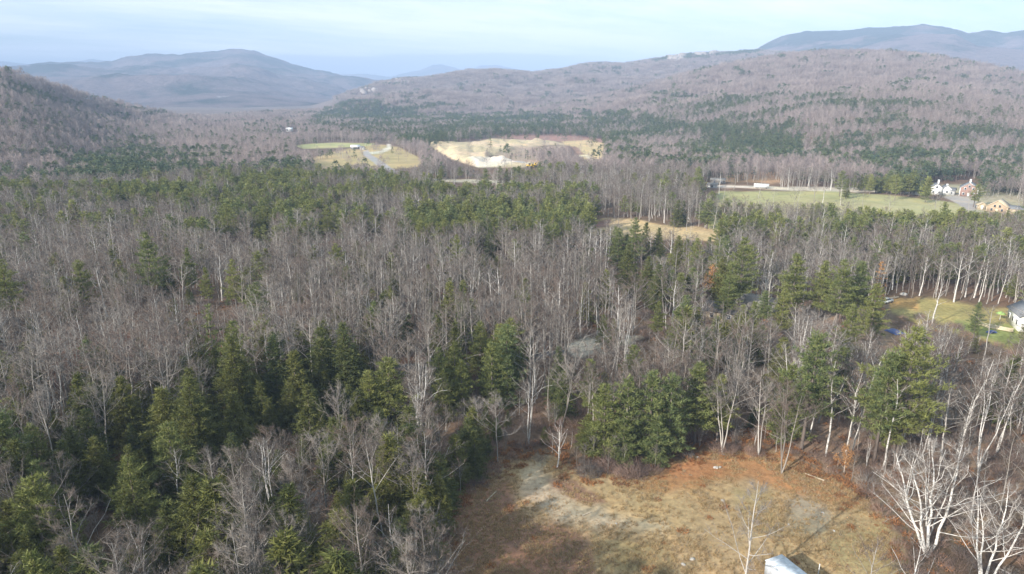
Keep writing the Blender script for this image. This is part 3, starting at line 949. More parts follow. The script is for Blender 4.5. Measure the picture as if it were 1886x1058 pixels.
    for i in range(4):
        rng = R_(740 + i); mb = MB(); n = 26
        a = rng.rand(n) * 6.28; rr = rng.rand(n) ** .6 * .28
        Pp = np.stack([rr * np.cos(a), rr * np.sin(a), np.zeros(n)], 1)
        D = np.stack([np.cos(a) * .5, np.sin(a) * .5, np.full(n, .8)], 1) + rng.normal(size=(n, 3)) * .35
        mb.blades(Pp, D, rng.uniform(.2, .6, n), .06, rng, 0, rng.rand(n))
        P['tuft'].append((.5, mb.mesh('t', [M_GRASS])))


make_protos()

# ------------------------------------------------------------------ where the woods are open and where conifers stand
OPEN = [
    [(845, 925), (905, 880), (950, 852), (1035, 846), (1060, 875), (1180, 885), (1235, 858), (1290, 838), (1440, 838), (1545, 888), (1600, 910), (1650, 985), (1640, 1058), (1260, 1200), (900, 1200), (860, 1058)],
    [(1316, 350), (1500, 351), (1600, 356), (1700, 364), (1790, 382), (1740, 390), (1600, 383), (1500, 372), (1330, 366)],
    [(1296, 338), (1365, 336), (1430, 334), (1434, 352), (1300, 352)],
    [(1705, 336), (1760, 336), (1770, 330), (1806, 332), (1812, 366), (1870, 366), (1886, 374), (1886, 390), (1800, 390), (1760, 372), (1705, 360)],
    [(1086, 413), (1115, 406), (1168, 406), (1222, 418), (1290, 421), (1335, 432), (1320, 436), (1200, 424), (1090, 419)],
    [(790, 266), (870, 260), (905, 252), (1030, 250), (1110, 258), (1110, 266), (1040, 268), (960, 274), (905, 290), (985, 300), (990, 309), (870, 308), (835, 292)],
    [(1050, 262), (1108, 262), (1110, 286), (1080, 292), (1060, 276)],
    [(545, 268), (620, 262), (672, 266), (672, 272), (560, 276)],
    [(575, 299), (640, 287), (672, 268), (700, 262), (725, 264), (735, 280), (772, 292), (772, 304), (724, 311), (690, 302), (640, 301), (590, 307)],
    [(1640, 547), (1700, 553), (1886, 570), (1886, 635), (1800, 614), (1745, 590), (1690, 575), (1640, 567)],
    [(1050, 632), (1090, 618), (1098, 632), (1065, 640)],
    [(738, 655), (778, 655), (778, 670), (738, 670)],
    [(1386, 562), (1400, 561), (1400, 568), (1387, 569)], [(1333, 568), (1340, 568), (1340, 574), (1333, 575)],
    [(800, 331), (940, 334), (940, 337), (800, 336)],
    [(520, 232), (548, 232), (548, 243), (520, 243)],
    [(1630, 600), (1662, 600), (1662, 622), (1636, 622)],
]
CONZ = [  # outline, share of conifers, share of hemlock among them
    ([(0, 420), (1150, 420), (1150, 660), (0, 660)], .05, .6),
    ([(540, 455), (740, 455), (740, 560), (540, 560)], .12, .9),
    ([(780, 520), (880, 520), (880, 620), (780, 620)], .25, .9),
    ([(560, 590), (660, 590), (660, 760), (560, 760)], .6, .9),
    ([(170, 690), (330, 670), (420, 610), (560, 610), (660, 700), (780, 670), (780, 770), (560, 800), (400, 800), (400, 1058), (250, 1058), (180, 900), (90, 880), (90, 770)], .62, .85),
    ([(0, 780), (190, 780), (240, 1058), (0, 1058)], .32, .7),
    ([(380, 800), (860, 780), (860, 1058), (380, 1058)], .16, .8),
    ([(780, 640), (960, 610), (960, 720), (790, 760)], .55, .4),
    ([(860, 790), (1000, 780), (1000, 840), (880, 880), (800, 960)], .5, .95),
    ([(1000, 630), (1060, 640), (1060, 720), (1000, 720)], .35, .6),
    ([(0, 205), (300, 205), (520, 235), (520, 250), (0, 262)], .14, .5),
    ([(0, 250), (280, 252), (300, 275), (430, 285), (520, 285), (560, 300), (700, 300), (745, 335), (735, 360), (620, 372), (300, 366), (0, 366)], .56, .15),
    ([(0, 118), (160, 165), (330, 206), (300, 222), (0, 165)], .16, .4),
    ([(250, 272), (450, 268), (450, 292), (260, 296)], .3, .15),
    ([(0, 366), (200, 358), (210, 410), (0, 410)], .7, .1),
    ([(200, 372), (620, 362), (700, 380), (620, 425), (380, 430), (200, 400)], .28, .1),
    ([(620, 180), (860, 190), (860, 262), (740, 255), (560, 225)], .6, .2),
    ([(745, 340), (1095, 342), (1135, 380), (1100, 402), (1040, 440), (960, 425), (880, 420), (800, 430), (745, 418)], .95, .12),
    ([(1090, 355), (1310, 362), (1886, 388), (1886, 424), (1500, 428), (1130, 402)], .5, .1),
    ([(1120, 405), (1340, 412), (1330, 520), (1190, 530), (1130, 450)], .4, .3),
    ([(640, 212), (1200, 200), (1500, 190), (1500, 250), (1340, 262), (1150, 262), (1030, 250), (900, 250), (820, 262), (740, 255)], .86, .1),
    ([(1110, 252), (1340, 250), (1340, 300), (1160, 300), (1110, 285)], .5, .1),
    ([(1180, 166), (1340, 162), (1500, 172), (1700, 180), (1886, 240), (1886, 330), (1500, 292), (1500, 250), (1200, 215)], .30, .1),
    ([(1260, 238), (1480, 245), (1480, 290), (1250, 285)], .72, .1),
    ([(1600, 255), (1886, 275), (1886, 350), (1700, 340), (1580, 295)], .55, .1),
    ([(1450, 318), (1700, 322), (1700, 352), (1480, 350)], .6, .1),
    ([(1200, 88), (1400, 84), (1400, 94), (1200, 112)], .8, .3),
    ([(1400, 600), (1886, 620), (1886, 1058), (1600, 1058), (1400, 900)], .04, .5),
    ([(860, 250), (1000, 268), (1010, 330), (780, 330), (780, 310), (990, 312), (1000, 270)], .2, .1),
]


def zone_of(px, py):
    s = np.full(px.shape, .09); h = np.full(px.shape, .3)
    for poly, a, b in CONZ:
        m = inpoly(px, py, poly)
        s[m] = a; h[m] = b
    return s, h


def grid_pts(d0, d1, sp, amax, seed):
    rng = R_(seed)
    n = int(2 * d1 / sp) + 2
    gx, gy = np.meshgrid(np.arange(-n // 2, n // 2 + 1) * sp, np.arange(-2, int(d1 / sp) + 2) * sp)
    X = gx.ravel() + rng.uniform(-.46, .46, gx.size) * sp
    Y = gy.ravel() + rng.uniform(-.46, .46, gx.size) * sp
    d = np.hypot(X, Y); a = np.abs(np.arctan2(X, Y))
    m = (d >= d0) & (d < d1) & (a < radians(amax)) & (Y > -20)
    return X[m], Y[m]


def open_at(X, Y, Z, h, keep_top=True):
    r = np.zeros(X.shape, bool)
    d = np.maximum(np.hypot(X, Y), 30)
    for f in np.linspace(0, 1, 8):
        px, py = proj(X, Y, Z + h * f)
        for dx in (-1.3, 1.3):
            qx = px + dx * FPX / d * (.5 + f)
            for poly in OPEN:
                xs = [p[0] for p in poly]; ys = [p[1] for p in poly]
                m = (qx > min(xs)) & (qx < max(xs)) & (py > min(ys)) & (py < max(ys)) & ~r
                if m.any():
                    r[m] = inpoly(qx[m], py[m], poly)
    return r


def scatter(name, protos, X, Y, Z, idx, rot, scl, group=None, label=None):
    """one object of uncountable stuff: copies of a few shapes set on points"""
    c = bpy.data.collections.new(name + '_kinds')
    for i, me in enumerate(protos):
        o = bpy.data.objects.new('%s_kind_%03d' % (name, i), me)
        c.objects.link(o)
    me = bpy.data.meshes.new(name)
    n = len(X)
    me.vertices.add(n)
    me.vertices.foreach_set('co', np.stack([X, Y, Z], 1).astype(np.float32).ravel())
    a = me.attributes.new('pick', 'INT', 'POINT'); a.data.foreach_set('value', np.asarray(idx, np.int32))
    a = me.attributes.new('turn', 'FLOAT_VECTOR', 'POINT'); a.data.foreach_set('vector', np.asarray(rot, np.float32).ravel())
    a = me.attributes.new('size', 'FLOAT_VECTOR', 'POINT'); a.data.foreach_set('vector', np.asarray(scl, np.float32).ravel())
    o = obj(name, me)
    ng = bpy.data.node_groups.new(name, 'GeometryNodeTree')
    ng.interface.new_socket('Geometry', in_out='INPUT', socket_type='NodeSocketGeometry')
    ng.interface.new_socket('Geometry', in_out='OUTPUT', socket_type='NodeSocketGeometry')
    gi = ng.nodes.new('NodeGroupInput'); go = ng.nodes.new('NodeGroupOutput')
    ci = ng.nodes.new('GeometryNodeCollectionInfo'); ci.inputs['Collection'].default_value = c
    ci.inputs['Separate Children'].default_value = True; ci.inputs['Reset Children'].default_value = True
    ip = ng.nodes.new('GeometryNodeInstanceOnPoints'); ip.inputs['Pick Instance'].default_value = True
    def att(nm, t):
        q = ng.nodes.new('GeometryNodeInputNamedAttribute'); q.data_type = t; q.inputs['Name'].default_value = nm
        return [s for s in q.outputs if s.enabled and s.name == 'Attribute'][0]
    L = ng.links.new
    L(gi.outputs[0], ip.inputs['Points']); L(ci.outputs[0], ip.inputs['Instance'])
    L(att('pick', 'INT'), ip.inputs['Instance Index'])
    er = ng.nodes.new('FunctionNodeEulerToRotation')
    L(att('turn', 'FLOAT_VECTOR'), er.inputs[0]); L(er.outputs[0], ip.inputs['Rotation'])
    L(att('size', 'FLOAT_VECTOR'), ip.inputs['Scale'])
    L(ip.outputs[0], go.inputs[0])
    md = o.modifiers.new('copies', 'NODES'); md.node_group = ng
    tag(o, kind='stuff')
    return o


# ------------------------------------------------------------------ single trees
HERO_PTS = []
TREES = []      # kind, proto, x, y, z, height, lean(x,y), label, extra


def put(kind, px, py, h, label, pi_=0, lean=(0, 0), wide=1.0, by='top', grp=None):
    x, y, z = at(px, py, h if by == 'top' else 0.0)
    TREES.append((kind, pi_, x, y, z, h, lean, wide, label, grp))
    HERO_PTS.append((x, y, h))


def tree_obj(kind, pi_, x, y, z, h, lean, wide, label, grp, rz):
    names = {'bare': ('bare_tree', 'tree'), 'birch': ('birch_tree', 'birch'), 'pine': ('pine_tree', 'pine'), 'hemlock': ('hemlock_tree', 'hemlock'), 'rust': ('russet_tree', 'tree'), 'big_birch': ('birch_tree', 'birch'),
             'ypine': ('pine_tree', 'pine'), 'fore': ('bare_tree', 'tree'), 'sap': ('bare_tree', 'tree'), 'rpine': ('pine_tree', 'pine'), 'wide': ('bare_tree', 'tree')}
    nm, cat = names[kind]
    ph, mt, mc = PROTO[kind][pi_ % len(PROTO[kind])]
    s = h / ph
    e = bpy.data.objects.new(nm, None); COL.objects.link(e)
    e.empty_display_size = 0.5
    e.location = (x, y, z - 0.1); e.rotation_euler = (lean[1], lean[0], rz)
    wide *= {'hemlock': 1.2, 'pine': 1.08}.get(kind, 1.0)
    e.scale = (s * wide, s * wide, s)
    tag(e, label, cat, grp)
    obj('trunk', mt, e); obj('crown', mc, e)
    return e


# hero shapes of their own
def hero_protos():
    P = PROTO
    P['big_birch'] = [(15,) + two('trunk', 'crown', *bare(R_(801), 15, .22, .50, 10, 8, 9, .032, (40, 70), stems=4, splay=.38, k=8, k2=5, gnarl=.13, r0=.20), [M_BIRCH, M_BTWIG])]
    P['fore'] = [(15.5,) + two('trunk', 'crown', *bare(R_(802), 15.5, .16, .38, 17, 9, 11, .03, (38, 62), k=8, k2=4, gnarl=.05, r0=.13), MB_BARE)]
    P['sap'] = [(8.7,) + two('trunk', 'crown', *bare(R_(803), 8.7, .28, .40, 12, 9, 10, .03, (50, 72), k=6, k2=4, r0=.13), [M_BIRCH, M_BRUSH])]
    P['rust'] = [(9,) + two('trunk', 'crown', *bare(R_(804), 9, .15, .40, 12, 7, 6, .03, (25, 60), leaf=2), [M_BARK, M_TWIG, M_RUST])]
    P['ypine'] = [(16,) + two('trunk', 'crown', *conifer(R_(805), 16, .20, 3.0, 'pine', whorl=1.3, nbr=4, bl=.55, bw=.18, nb=8, step=.6), [M_PBARK, needle_mat('yellow_green_needles', (0.16, 0.17, 0.045), (0.20, 0.20, 0.05), (0.25, 0.25, 0.07))])]
    P['rpine'] = [(16,) + two('trunk', 'crown', *conifer(R_(806), 16, .25, 2.8, 'spruce', whorl=1.2, nbr=5, bl=.5, bw=.16, nb=5, step=.7), [M_PBARK, M_RUST])]
    P['wide'] = [(17,) + two('trunk', 'crown', *bare(R_(807), 17, .38, .48, 11, 9, 9, .032, (28, 60), stems=3, splay=.07, k=6, k2=4), MB_BARE)]


hero_protos()

# conifers that stand out, right half
put('pine', 1205, 680, 16, 'broad green pine in the middle of the clump behind the clearing', 2, wide=1.1)
put('pine', 1160, 692, 15, 'rounded pine left of the middle in the clump behind the clearing', 4, wide=1.05)
put('pine', 1118, 704, 13.5, 'yellowish green pine at the left end of the clump behind the clearing', 4, wide=1.15)
put('pine', 1240, 684, 15.5, 'dark blue green pine shading the right of the clump centre', 2)
put('pine', 1292, 668, 15.5, 'open branched pine at the right end of the clump behind the clearing', 3, wide=1.1)
put('pine', 1332, 690, 13, 'shaded pine just right of the pine clump beside bare trunks', 3)
put('hemlock', 1083, 762, 7, 'small dark conifer at the foot of the pine clump beside the brush', 1, wide=1.2)
put('pine', 1215, 765, 9, 'low bushy pine in front of the clump at the clearing edge', 4, wide=1.2)
put('pine', 1150, 770, 8.5, 'low pine behind the brown brush heap', 4, wide=1.1)
put('pine', 1505, 608, 22, 'tall bright green pine rising behind the triple trunked bare tree', 1, wide=.95)
put('pine', 1462, 668, 15, 'lower light green pine beside the taller one behind the clearing edge', 4)
put('hemlock', 1443, 620, 13, 'small dark spruce topping the wood left of the bright green pine', 3)
put('pine', 1692, 604, 24, 'tall wide pine with layered limbs above white trunks on the right', 5, wide=1.05)
put('pine', 1645, 640, 21, 'rounded pine crowding the left side of the wide layered pine', 1, wide=.9)
put('pine', 1655, 700, 15, 'short pine hanging low over pale trunks under the layered pine', 0, wide=.8)
put('pine', 1112, 578, 8, 'small sunlit pine beside the pale driveway', 4, wide=.9)
put('pine', 1215, 555, 10, 'small green pine among birches right of the driveway', 3, wide=.9)
put('pine', 1372, 438, 22, 'very tall layered pine right of the russet tree', 5, wide=.95)
put('pine', 1345, 500, 14, 'lower pine leaning out on the left of the very tall layered pine', 0)
put('pine', 1468, 466, 19, 'narrow pointed pine between the tall pine and the pine grove', 3, wide=1.05)
put('pine', 1447, 530, 12, 'small pine at the foot of the narrow pointed pine', 4)
put('pine', 1522, 480, 17, 'leftmost dark pine of the grove left of the yard', 3)
put('pine', 1556, 478, 20, 'broad pine at the centre of the grove left of the yard', 5, wide=.9)
put('pine', 1590, 480, 19, 'tall pine near the right side of the grove left of the yard', 1, wide=.9)
put('pine', 1618, 520, 15, 'sunlit pine with stepped limbs nearest the yard', 2)
put('pine', 1575, 560, 13, 'lowest pine at the front foot of the grove left of the yard', 4)
put('rpine', 1626, 478, 17, 'dying rust brown conifer behind the pine grove', 0)
put('rust', 1314, 492, 10, 'russet leaved tree glowing against dark hemlocks', 0)
put('rust', 1562, 822, 5.0, 'orange leaved young beech at the clearing edge among pale trunks', 0, wide=1.0)
put('pine', 1172, 402, 18, 'light green pine standing in front of the brown meadow', 0)
put('pine', 1140, 418, 15, 'rounded light pine left of the one before the brown meadow', 2)
put('hemlock', 1215, 418, 14, 'dark pointed conifer in front of the brown meadow', 2)
put('hemlock', 1250, 432, 14, 'dark conifer beside the pointed one below the brown meadow', 0)
put('hemlock', 1160, 448, 16, 'dark conifer on the shaded side below the light pines', 0)
put('hemlock', 1195, 470, 15, 'blackish conifer deepest in the shade of the central grove', 2)
put('hemlock', 1215, 485, 14, 'lowest of the blackish conifers beside the rounded bare tree', 0)
put('hemlock', 1335, 470, 16, 'dark conifer directly behind the russet tree', 0)
put('pine', 1806, 556, 10, 'open pine standing alone on the lawn of the yard', 3, wide=.85)
put('hemlock', 1800, 612, 5, 'dark little conifer beneath the lone pine of the yard', 4)
# left half
put('pine', 266, 428, 22, 'tallest pine of the left wood with ragged layered limbs', 5, wide=.85)
put('pine', 143, 477, 15, 'dome shaped pine alone among grey bare trees on the left', 2, wide=1.0)
put('pine', 2, 478, 18, 'pine half cut off by the left edge of the view', 0)
put('pine', 343, 456, 15, 'slender pine right of the tallest pine of the left wood', 3, wide=.8)
put('pine', 425, 478, 15, 'loose crowned pine in the left wood above the yellowish pine', 0, wide=.85)
put('pine', 376, 492, 12, 'thin small pine above the yellowish pine', 3, wide=.7)
put('ypine', 380, 556, 17, 'sparse yellow green pine in the left wood', 0)
put('hemlock', 344, 520, 7, 'tiny dark conifer under bare trees by the slender pine', 4, wide=.8)
put('hemlock', 217, 690, 14, 'sunlit conical hemlock at the top left of the hemlock stand', 0, wide=1.05)
put('hemlock', 300, 715, 14, 'bushy hemlock right of the conical hemlock', 1, wide=1.2)
put('hemlock', 345, 690, 17, 'tall dark hemlock at the top of the hemlock stand', 2, wide=1.05)
put('hemlock', 425, 615, 18, 'dark shaded hemlock behind the hemlock stand', 2, wide=1.1)
put('hemlock', 500, 620, 16, 'narrow olive hemlock below the pale birches in the left wood', 4, wide=1.1)
put('hemlock', 537, 645, 14, 'loose yellowish hemlock beside the narrow olive hemlock', 3, wide=1.1)
put('hemlock', 590, 598, 17, 'tall hemlock on the left of the pair in the middle of the wood', 0)
put('hemlock', 630, 592, 18, 'tall hemlock on the right of the pair in the middle of the wood', 2)
put('pine', 305, 775, 13, 'soft wide green pine low in the hemlock stand', 2, wide=1.2)
put('hemlock', 425, 722, 12, 'rounded hemlock above the grey bare trees of the lower left', 1, wide=1.05)
put('hemlock', 565, 705, 12, 'pointed hemlock among dark gaps left of the broad light pine', 3, wide=1.1)
put('hemlock', 480, 700, 11, 'small hemlock in the dark gap of the stand', 3)
put('hemlock', 128, 785, 12, 'dark hemlock low on the left beside pale branches', 1)
put('hemlock', 172, 800, 11, 'dense shaded hemlock right of the one beside pale branches', 0)
put('pine', 232, 838, 12, 'flat topped yellow green pine over a pale leaning trunk', 4, wide=1.15)
put('hemlock', 350, 868, 15, 'large olive hemlock at the bottom left of the wood', 0, wide=1.1)
put('hemlock', 300, 925, 11, 'smaller olive hemlock tucked left of the large one at the bottom', 1, wide=1.1)
put('pine', 60, 850, 13, 'dull green pine at the lower left border', 0)
put('pine', 575, 1010, 7, 'bright yellow green young pine at the bottom border', 4, wide=1.1)
put('pine', 712, 655, 14, 'broad light green pine right of the hemlock stand', 2, wide=1.35)
put('pine', 680, 680, 12, 'light pine joined to the left side of the broad light green pine', 4, wide=1.1)
put('pine', 885, 592, 13, 'leftmost pine of the trio in front of the leafy bank', 3)
put('pine', 905, 628, 14, 'middle pine of the trio in front of the leafy bank', 2, wide=.95)
put('pine', 935, 655, 11, 'bright green lowest pine of the trio in front of the leafy bank', 4)
put('pine', 850, 662, 11, 'green pine left of the trio in front of the leafy bank', 4)
put('pine', 815, 680, 10, 'yellowish small pine in front of the dark forest road', 4)
put('hemlock', 1030, 640, 12, 'narrow hemlock left of the pale driveway', 4)
put('hemlock', 1040, 680, 10, 'loose hemlock below the pale driveway', 3)
put('pine', 830, 862, 6, 'small bright green conifer at the left edge of the clearing', 4, wide=.7)
put('pine', 415, 375, 17, 'wide pine beyond the left wood standing over bare crowns', 5)
put('pine', 600, 378, 15, 'round crowned pine beyond the wood, right of the wide pine', 0)
put('pine', 475, 390, 12, 'short pointed pine between the wide and the round crowned pine', 3)
put('pine', 685, 385, 13, 'pointed pine alone left of the far pine plantation', 3)
put('hemlock', 902, 410, 14, 'narrow dark conifer in front of the far pine plantation', 4, wide=.8)
# bare ones that stand out
put('sap', 1028, 772, 8.9, 'small pinkish bare tree with one white trunk beside the gravel track', 0)
put('wide', 1462, 690, 17.5, 'grey bare tree with three pale trunks at the back edge of the clearing', 0, wide=1.05)
put('bare', 1415, 680, 16, 'slim bare tree left of the one with three pale trunks', 4)
put('birch', 1600, 640, 19, 'leaning white birch standing at the right rear of the clearing', 0, lean=(.10, -.03))
put('birch', 1545, 670, 17, 'straight birch left of the leaning white birch', 3)
put('birch', 1582, 668, 17, 'slightly crooked birch just behind the leaning white birch', 1)
put('birch', 1655, 690, 17, 'pale birch trunk under the left side of the layered pine', 0, lean=(.05, 0))
put('birch', 1800, 640, 18, 'long leaning birch right of the layered pine', 3, lean=(.16, 0))
put('birch', 1840, 690, 17, 'birch with several white stems near the right border', 2, lean=(.05, 0))
put('birch', 1872, 660, 18, 'white stemmed birch at the right border of the wood', 1)
put('fore', 1392, 888, 15.5, 'slender grey bare tree rising in front of the clearing beside the white roof', 0)
put('big_birch', 1745, 835, 15.5, 'large spreading white birch with many stems in the lower right', 0, wide=1.25)
put('big_birch', 1850, 900, 14, 'grey white birch right of the large spreading birch', 2)
put('bare', 1610, 990, 10, 'thin bare tree left of the large spreading birch', 6)
put('wide', 722, 782, 15, 'spreading silver bare tree left of the clearing', 0, wide=1.15)
put('birch', 480, 795, 16, 'white stemmed birch group in the lower left wood', 2)
put('birch', 100, 670, 13, 'leaning white birch at the left with a bare pinkish crown', 3, lean=(-.05, 0))
put('birch', 318, 828, 10, 'short leaning pale birch below the hemlock stand', 3, lean=(-.08, 0))
put('bare', 590, 795, 15, 'bare tree with light trunk between the birch group and the silver tree', 1)
put('birch', 640, 822, 13, 'thin white birch left of the spreading silver tree', 0)
put('wide', 1170, 498, 17, 'round crowned pale bare tree beside the blackish conifers', 0, wide=1.1)
put('birch', 975, 672, 15, 'white branching birch above the gravel track', 1)
put('bare', 1390, 590, 15, 'pale bare tree in front of the grey roofed house', 3)
put('bare', 125, 905, 15, 'wide twiggy bare tree in the bottom left corner', 3, wide=1.15)
put('bare', 690, 985, 10, 'pale twiggy bush like tree at the bottom border left of the clearing', 3, wide=1.2)
put('bare', 560, 905, 13, 'vase shaped bare tree above the bright young pine', 3, wide=1.1)

# tall trees just below the frame that throw the long shadows across the clearing
for k, (x, y, h) in enumerate([(-66 + 3.6 * q + (q * 37 % 5) * .4, 29 + (q * 53 % 7) * 1.9, 21 + (q * 29 % 5)) for q in range(13)]):
    TREES.append(('hemlock' if k % 2 else 'pine', k, x, y, hz(x, y), h, (0, 0), 1.0, '%s conifer from the left in the tall row below the view' % ['first', 'second', 'third', 'fourth', 'fifth', 'sixth', 'seventh', 'eighth', 'ninth', 'tenth', 'eleventh', 'twelfth', 'thirteenth'][k], 'conifers below the view')); HERO_PTS.append((x, y, h))


for k, (x, y, h) in enumerate([(-38, 52, 17), (-30, 55, 16), (-33, 63, 15), (-24, 61, 16), (-27, 71, 15), (-20, 68, 14), (-17, 58, 16), (-12, 63, 13), (-36, 73, 15), (-21, 77, 12), (-13, 52, 18), (-28, 47, 19), (-14, 72, 10), (-44, 60, 15), (-8, 56, 14), (-11, 88, 10), (-13, 82, 11), (-12, 76, 11), (-9, 95, 9), (-15, 91, 13), (-7, 101, 9), (-17, 85, 14), (-16, 97, 13)]):
    px_, py_ = proj(np.array([x + 0.]), np.array([y + 0.]), np.array([h + 0.]))
    TREES.append(('hemlock', k, x, y, hz(x, y), h, (0, 0), 1.3, '%s hemlock from the bottom left in the dark row left of the clearing' % ['first', 'second', 'third', 'fourth', 'fifth', 'sixth', 'seventh', 'eighth', 'ninth', 'tenth', 'eleventh', 'twelfth', 'thirteenth', 'fourteenth', 'fifteenth', 'sixteenth', 'seventeenth', 'eighteenth', 'nineteenth', 'twentieth', 'twenty first', 'twenty second', 'twenty third'][[3, 6, 7, 9, 12, 13, 4, 8, 5, 15, 2, 0, 11, 1, 10, 19, 17, 14, 21, 18, 22, 16, 20][k]], 'hemlocks left of the clearing'))


LANDMARKS = [  # things a person finds at once, with the bearing they are seen at
    ('the small white trunked tree by the track', 1028, 820), ('the three trunked grey tree', 1460, 760), ('the leaning white birch', 1560, 760), ('the wide layered pine', 1690, 680),
    ('the bright green pine', 1505, 660), ('the pine clump behind the clearing', 1210, 760), ('the large spreading birch', 1740, 950), ('the slender tree by the white roof', 1390, 960),
    ('the russet tree', 1314, 510), ('the very tall layered pine', 1375, 490), ('the narrow pointed pine', 1468, 500), ('the pine grove by the yard', 1570, 540),
    ('the lone pine of the yard', 1806, 590), ('the blackish conifers', 1200, 490), ('the light pines before the meadow', 1150, 430), ('the round pale bare tree', 1172, 540),
    ('the pale driveway', 1075, 632), ('the grey roofed house', 1390, 568), ('the low dark roofed house', 1325, 576), ('the dome shaped pine', 143, 510), ('the tallest left pine', 266, 485),
    ('the slender left pine', 343, 480), ('the loose crowned pine', 425, 510), ('the sparse yellow green pine', 380, 610), ('the half cut off pine', 5, 500),
    ('the sunlit conical hemlock', 217, 740), ('the tall dark hemlock', 345, 740), ('the pair of tall hemlocks', 610, 640), ('the narrow olive hemlock', 500, 670),
    ('the broad light green pine', 712, 710), ('the leafy road bank', 760, 660), ('the trio of pines', 905, 660), ('the white branching birch', 975, 730), ('the spreading silver tree', 722, 840),
    ('the white birch group', 480, 850), ('the large olive hemlock', 350, 940), ('the flat topped pine', 232, 870), ('the leaning birch on the left', 110, 710),
    ('the bottom left twiggy tree', 125, 960), ('the bright young pine at the bottom', 575, 1040), ('the dark gap of the stand', 680, 500), ('the far pine plantation', 900, 390),
    ('the narrow dark conifer', 902, 440), ('the wide pine beyond the wood', 415, 400), ('the round crowned far pine', 600, 405), ('the yard lawn', 1720, 565), ('the timber wall', 1832, 602),
    ('the white gabled house', 1876, 585), ('the yellow edge of the meadow', 1330, 432), ('the green field', 1600, 375), ('the low dark conifer', 172, 840), ('the bright track edge conifer', 830, 890)]
ORD = ['nearest', 'second', 'third', 'fourth', 'fifth', 'sixth', 'seventh', 'eighth', 'ninth', 'tenth', 'eleventh', 'twelfth', 'thirteenth', 'fourteenth', 'fifteenth', 'sixteenth', 'seventeenth', 'eighteenth',
       'nineteenth', 'twentieth']


def make_labels(rows):
    """rows of (object, kind, height, px, py): name each after the landmark it stands nearest to"""
    cells = {}
    for o, k, h, px, py in rows:
        ds = [math.hypot(px - a, (py - b) * 1.3) for _, a, b in LANDMARKS]
        i = int(np.argmin(ds)); nm, a, b = LANDMARKS[i]
        dx, dy = px - a, (py - b) * 1.3
        side = ('left of' if dx < 0 else 'right of') if abs(dx) > abs(dy) else ('behind' if dy < 0 else 'in front of')
        sz = 'tall' if h > 15.5 else 'short' if h < 13 else 'middling'
        cells.setdefault((k, sz, side, nm), []).append((ds[i], o))
    look = {'bare': 'grey bare tree', 'birch': 'white barked birch', 'pine': 'green pine', 'hemlock': 'dark olive hemlock'}
    grp = {'bare': 'bare trees of the near woods', 'birch': 'birches of the near woods', 'pine': 'pines of the near woods', 'hemlock': 'hemlocks of the near woods'}
    for (k, sz, side, nm), v in cells.items():
        v.sort(key=lambda q: q[0])
        for n_, (d, o) in enumerate(v):
            o['label'] = ('%s %s %s %s %s' % (ORD[min(n_, 19)] if len(v) > 1 else 'the only', sz, look[k], side, nm)).replace('the only ', 'one ')
            o['group'] = grp[k]


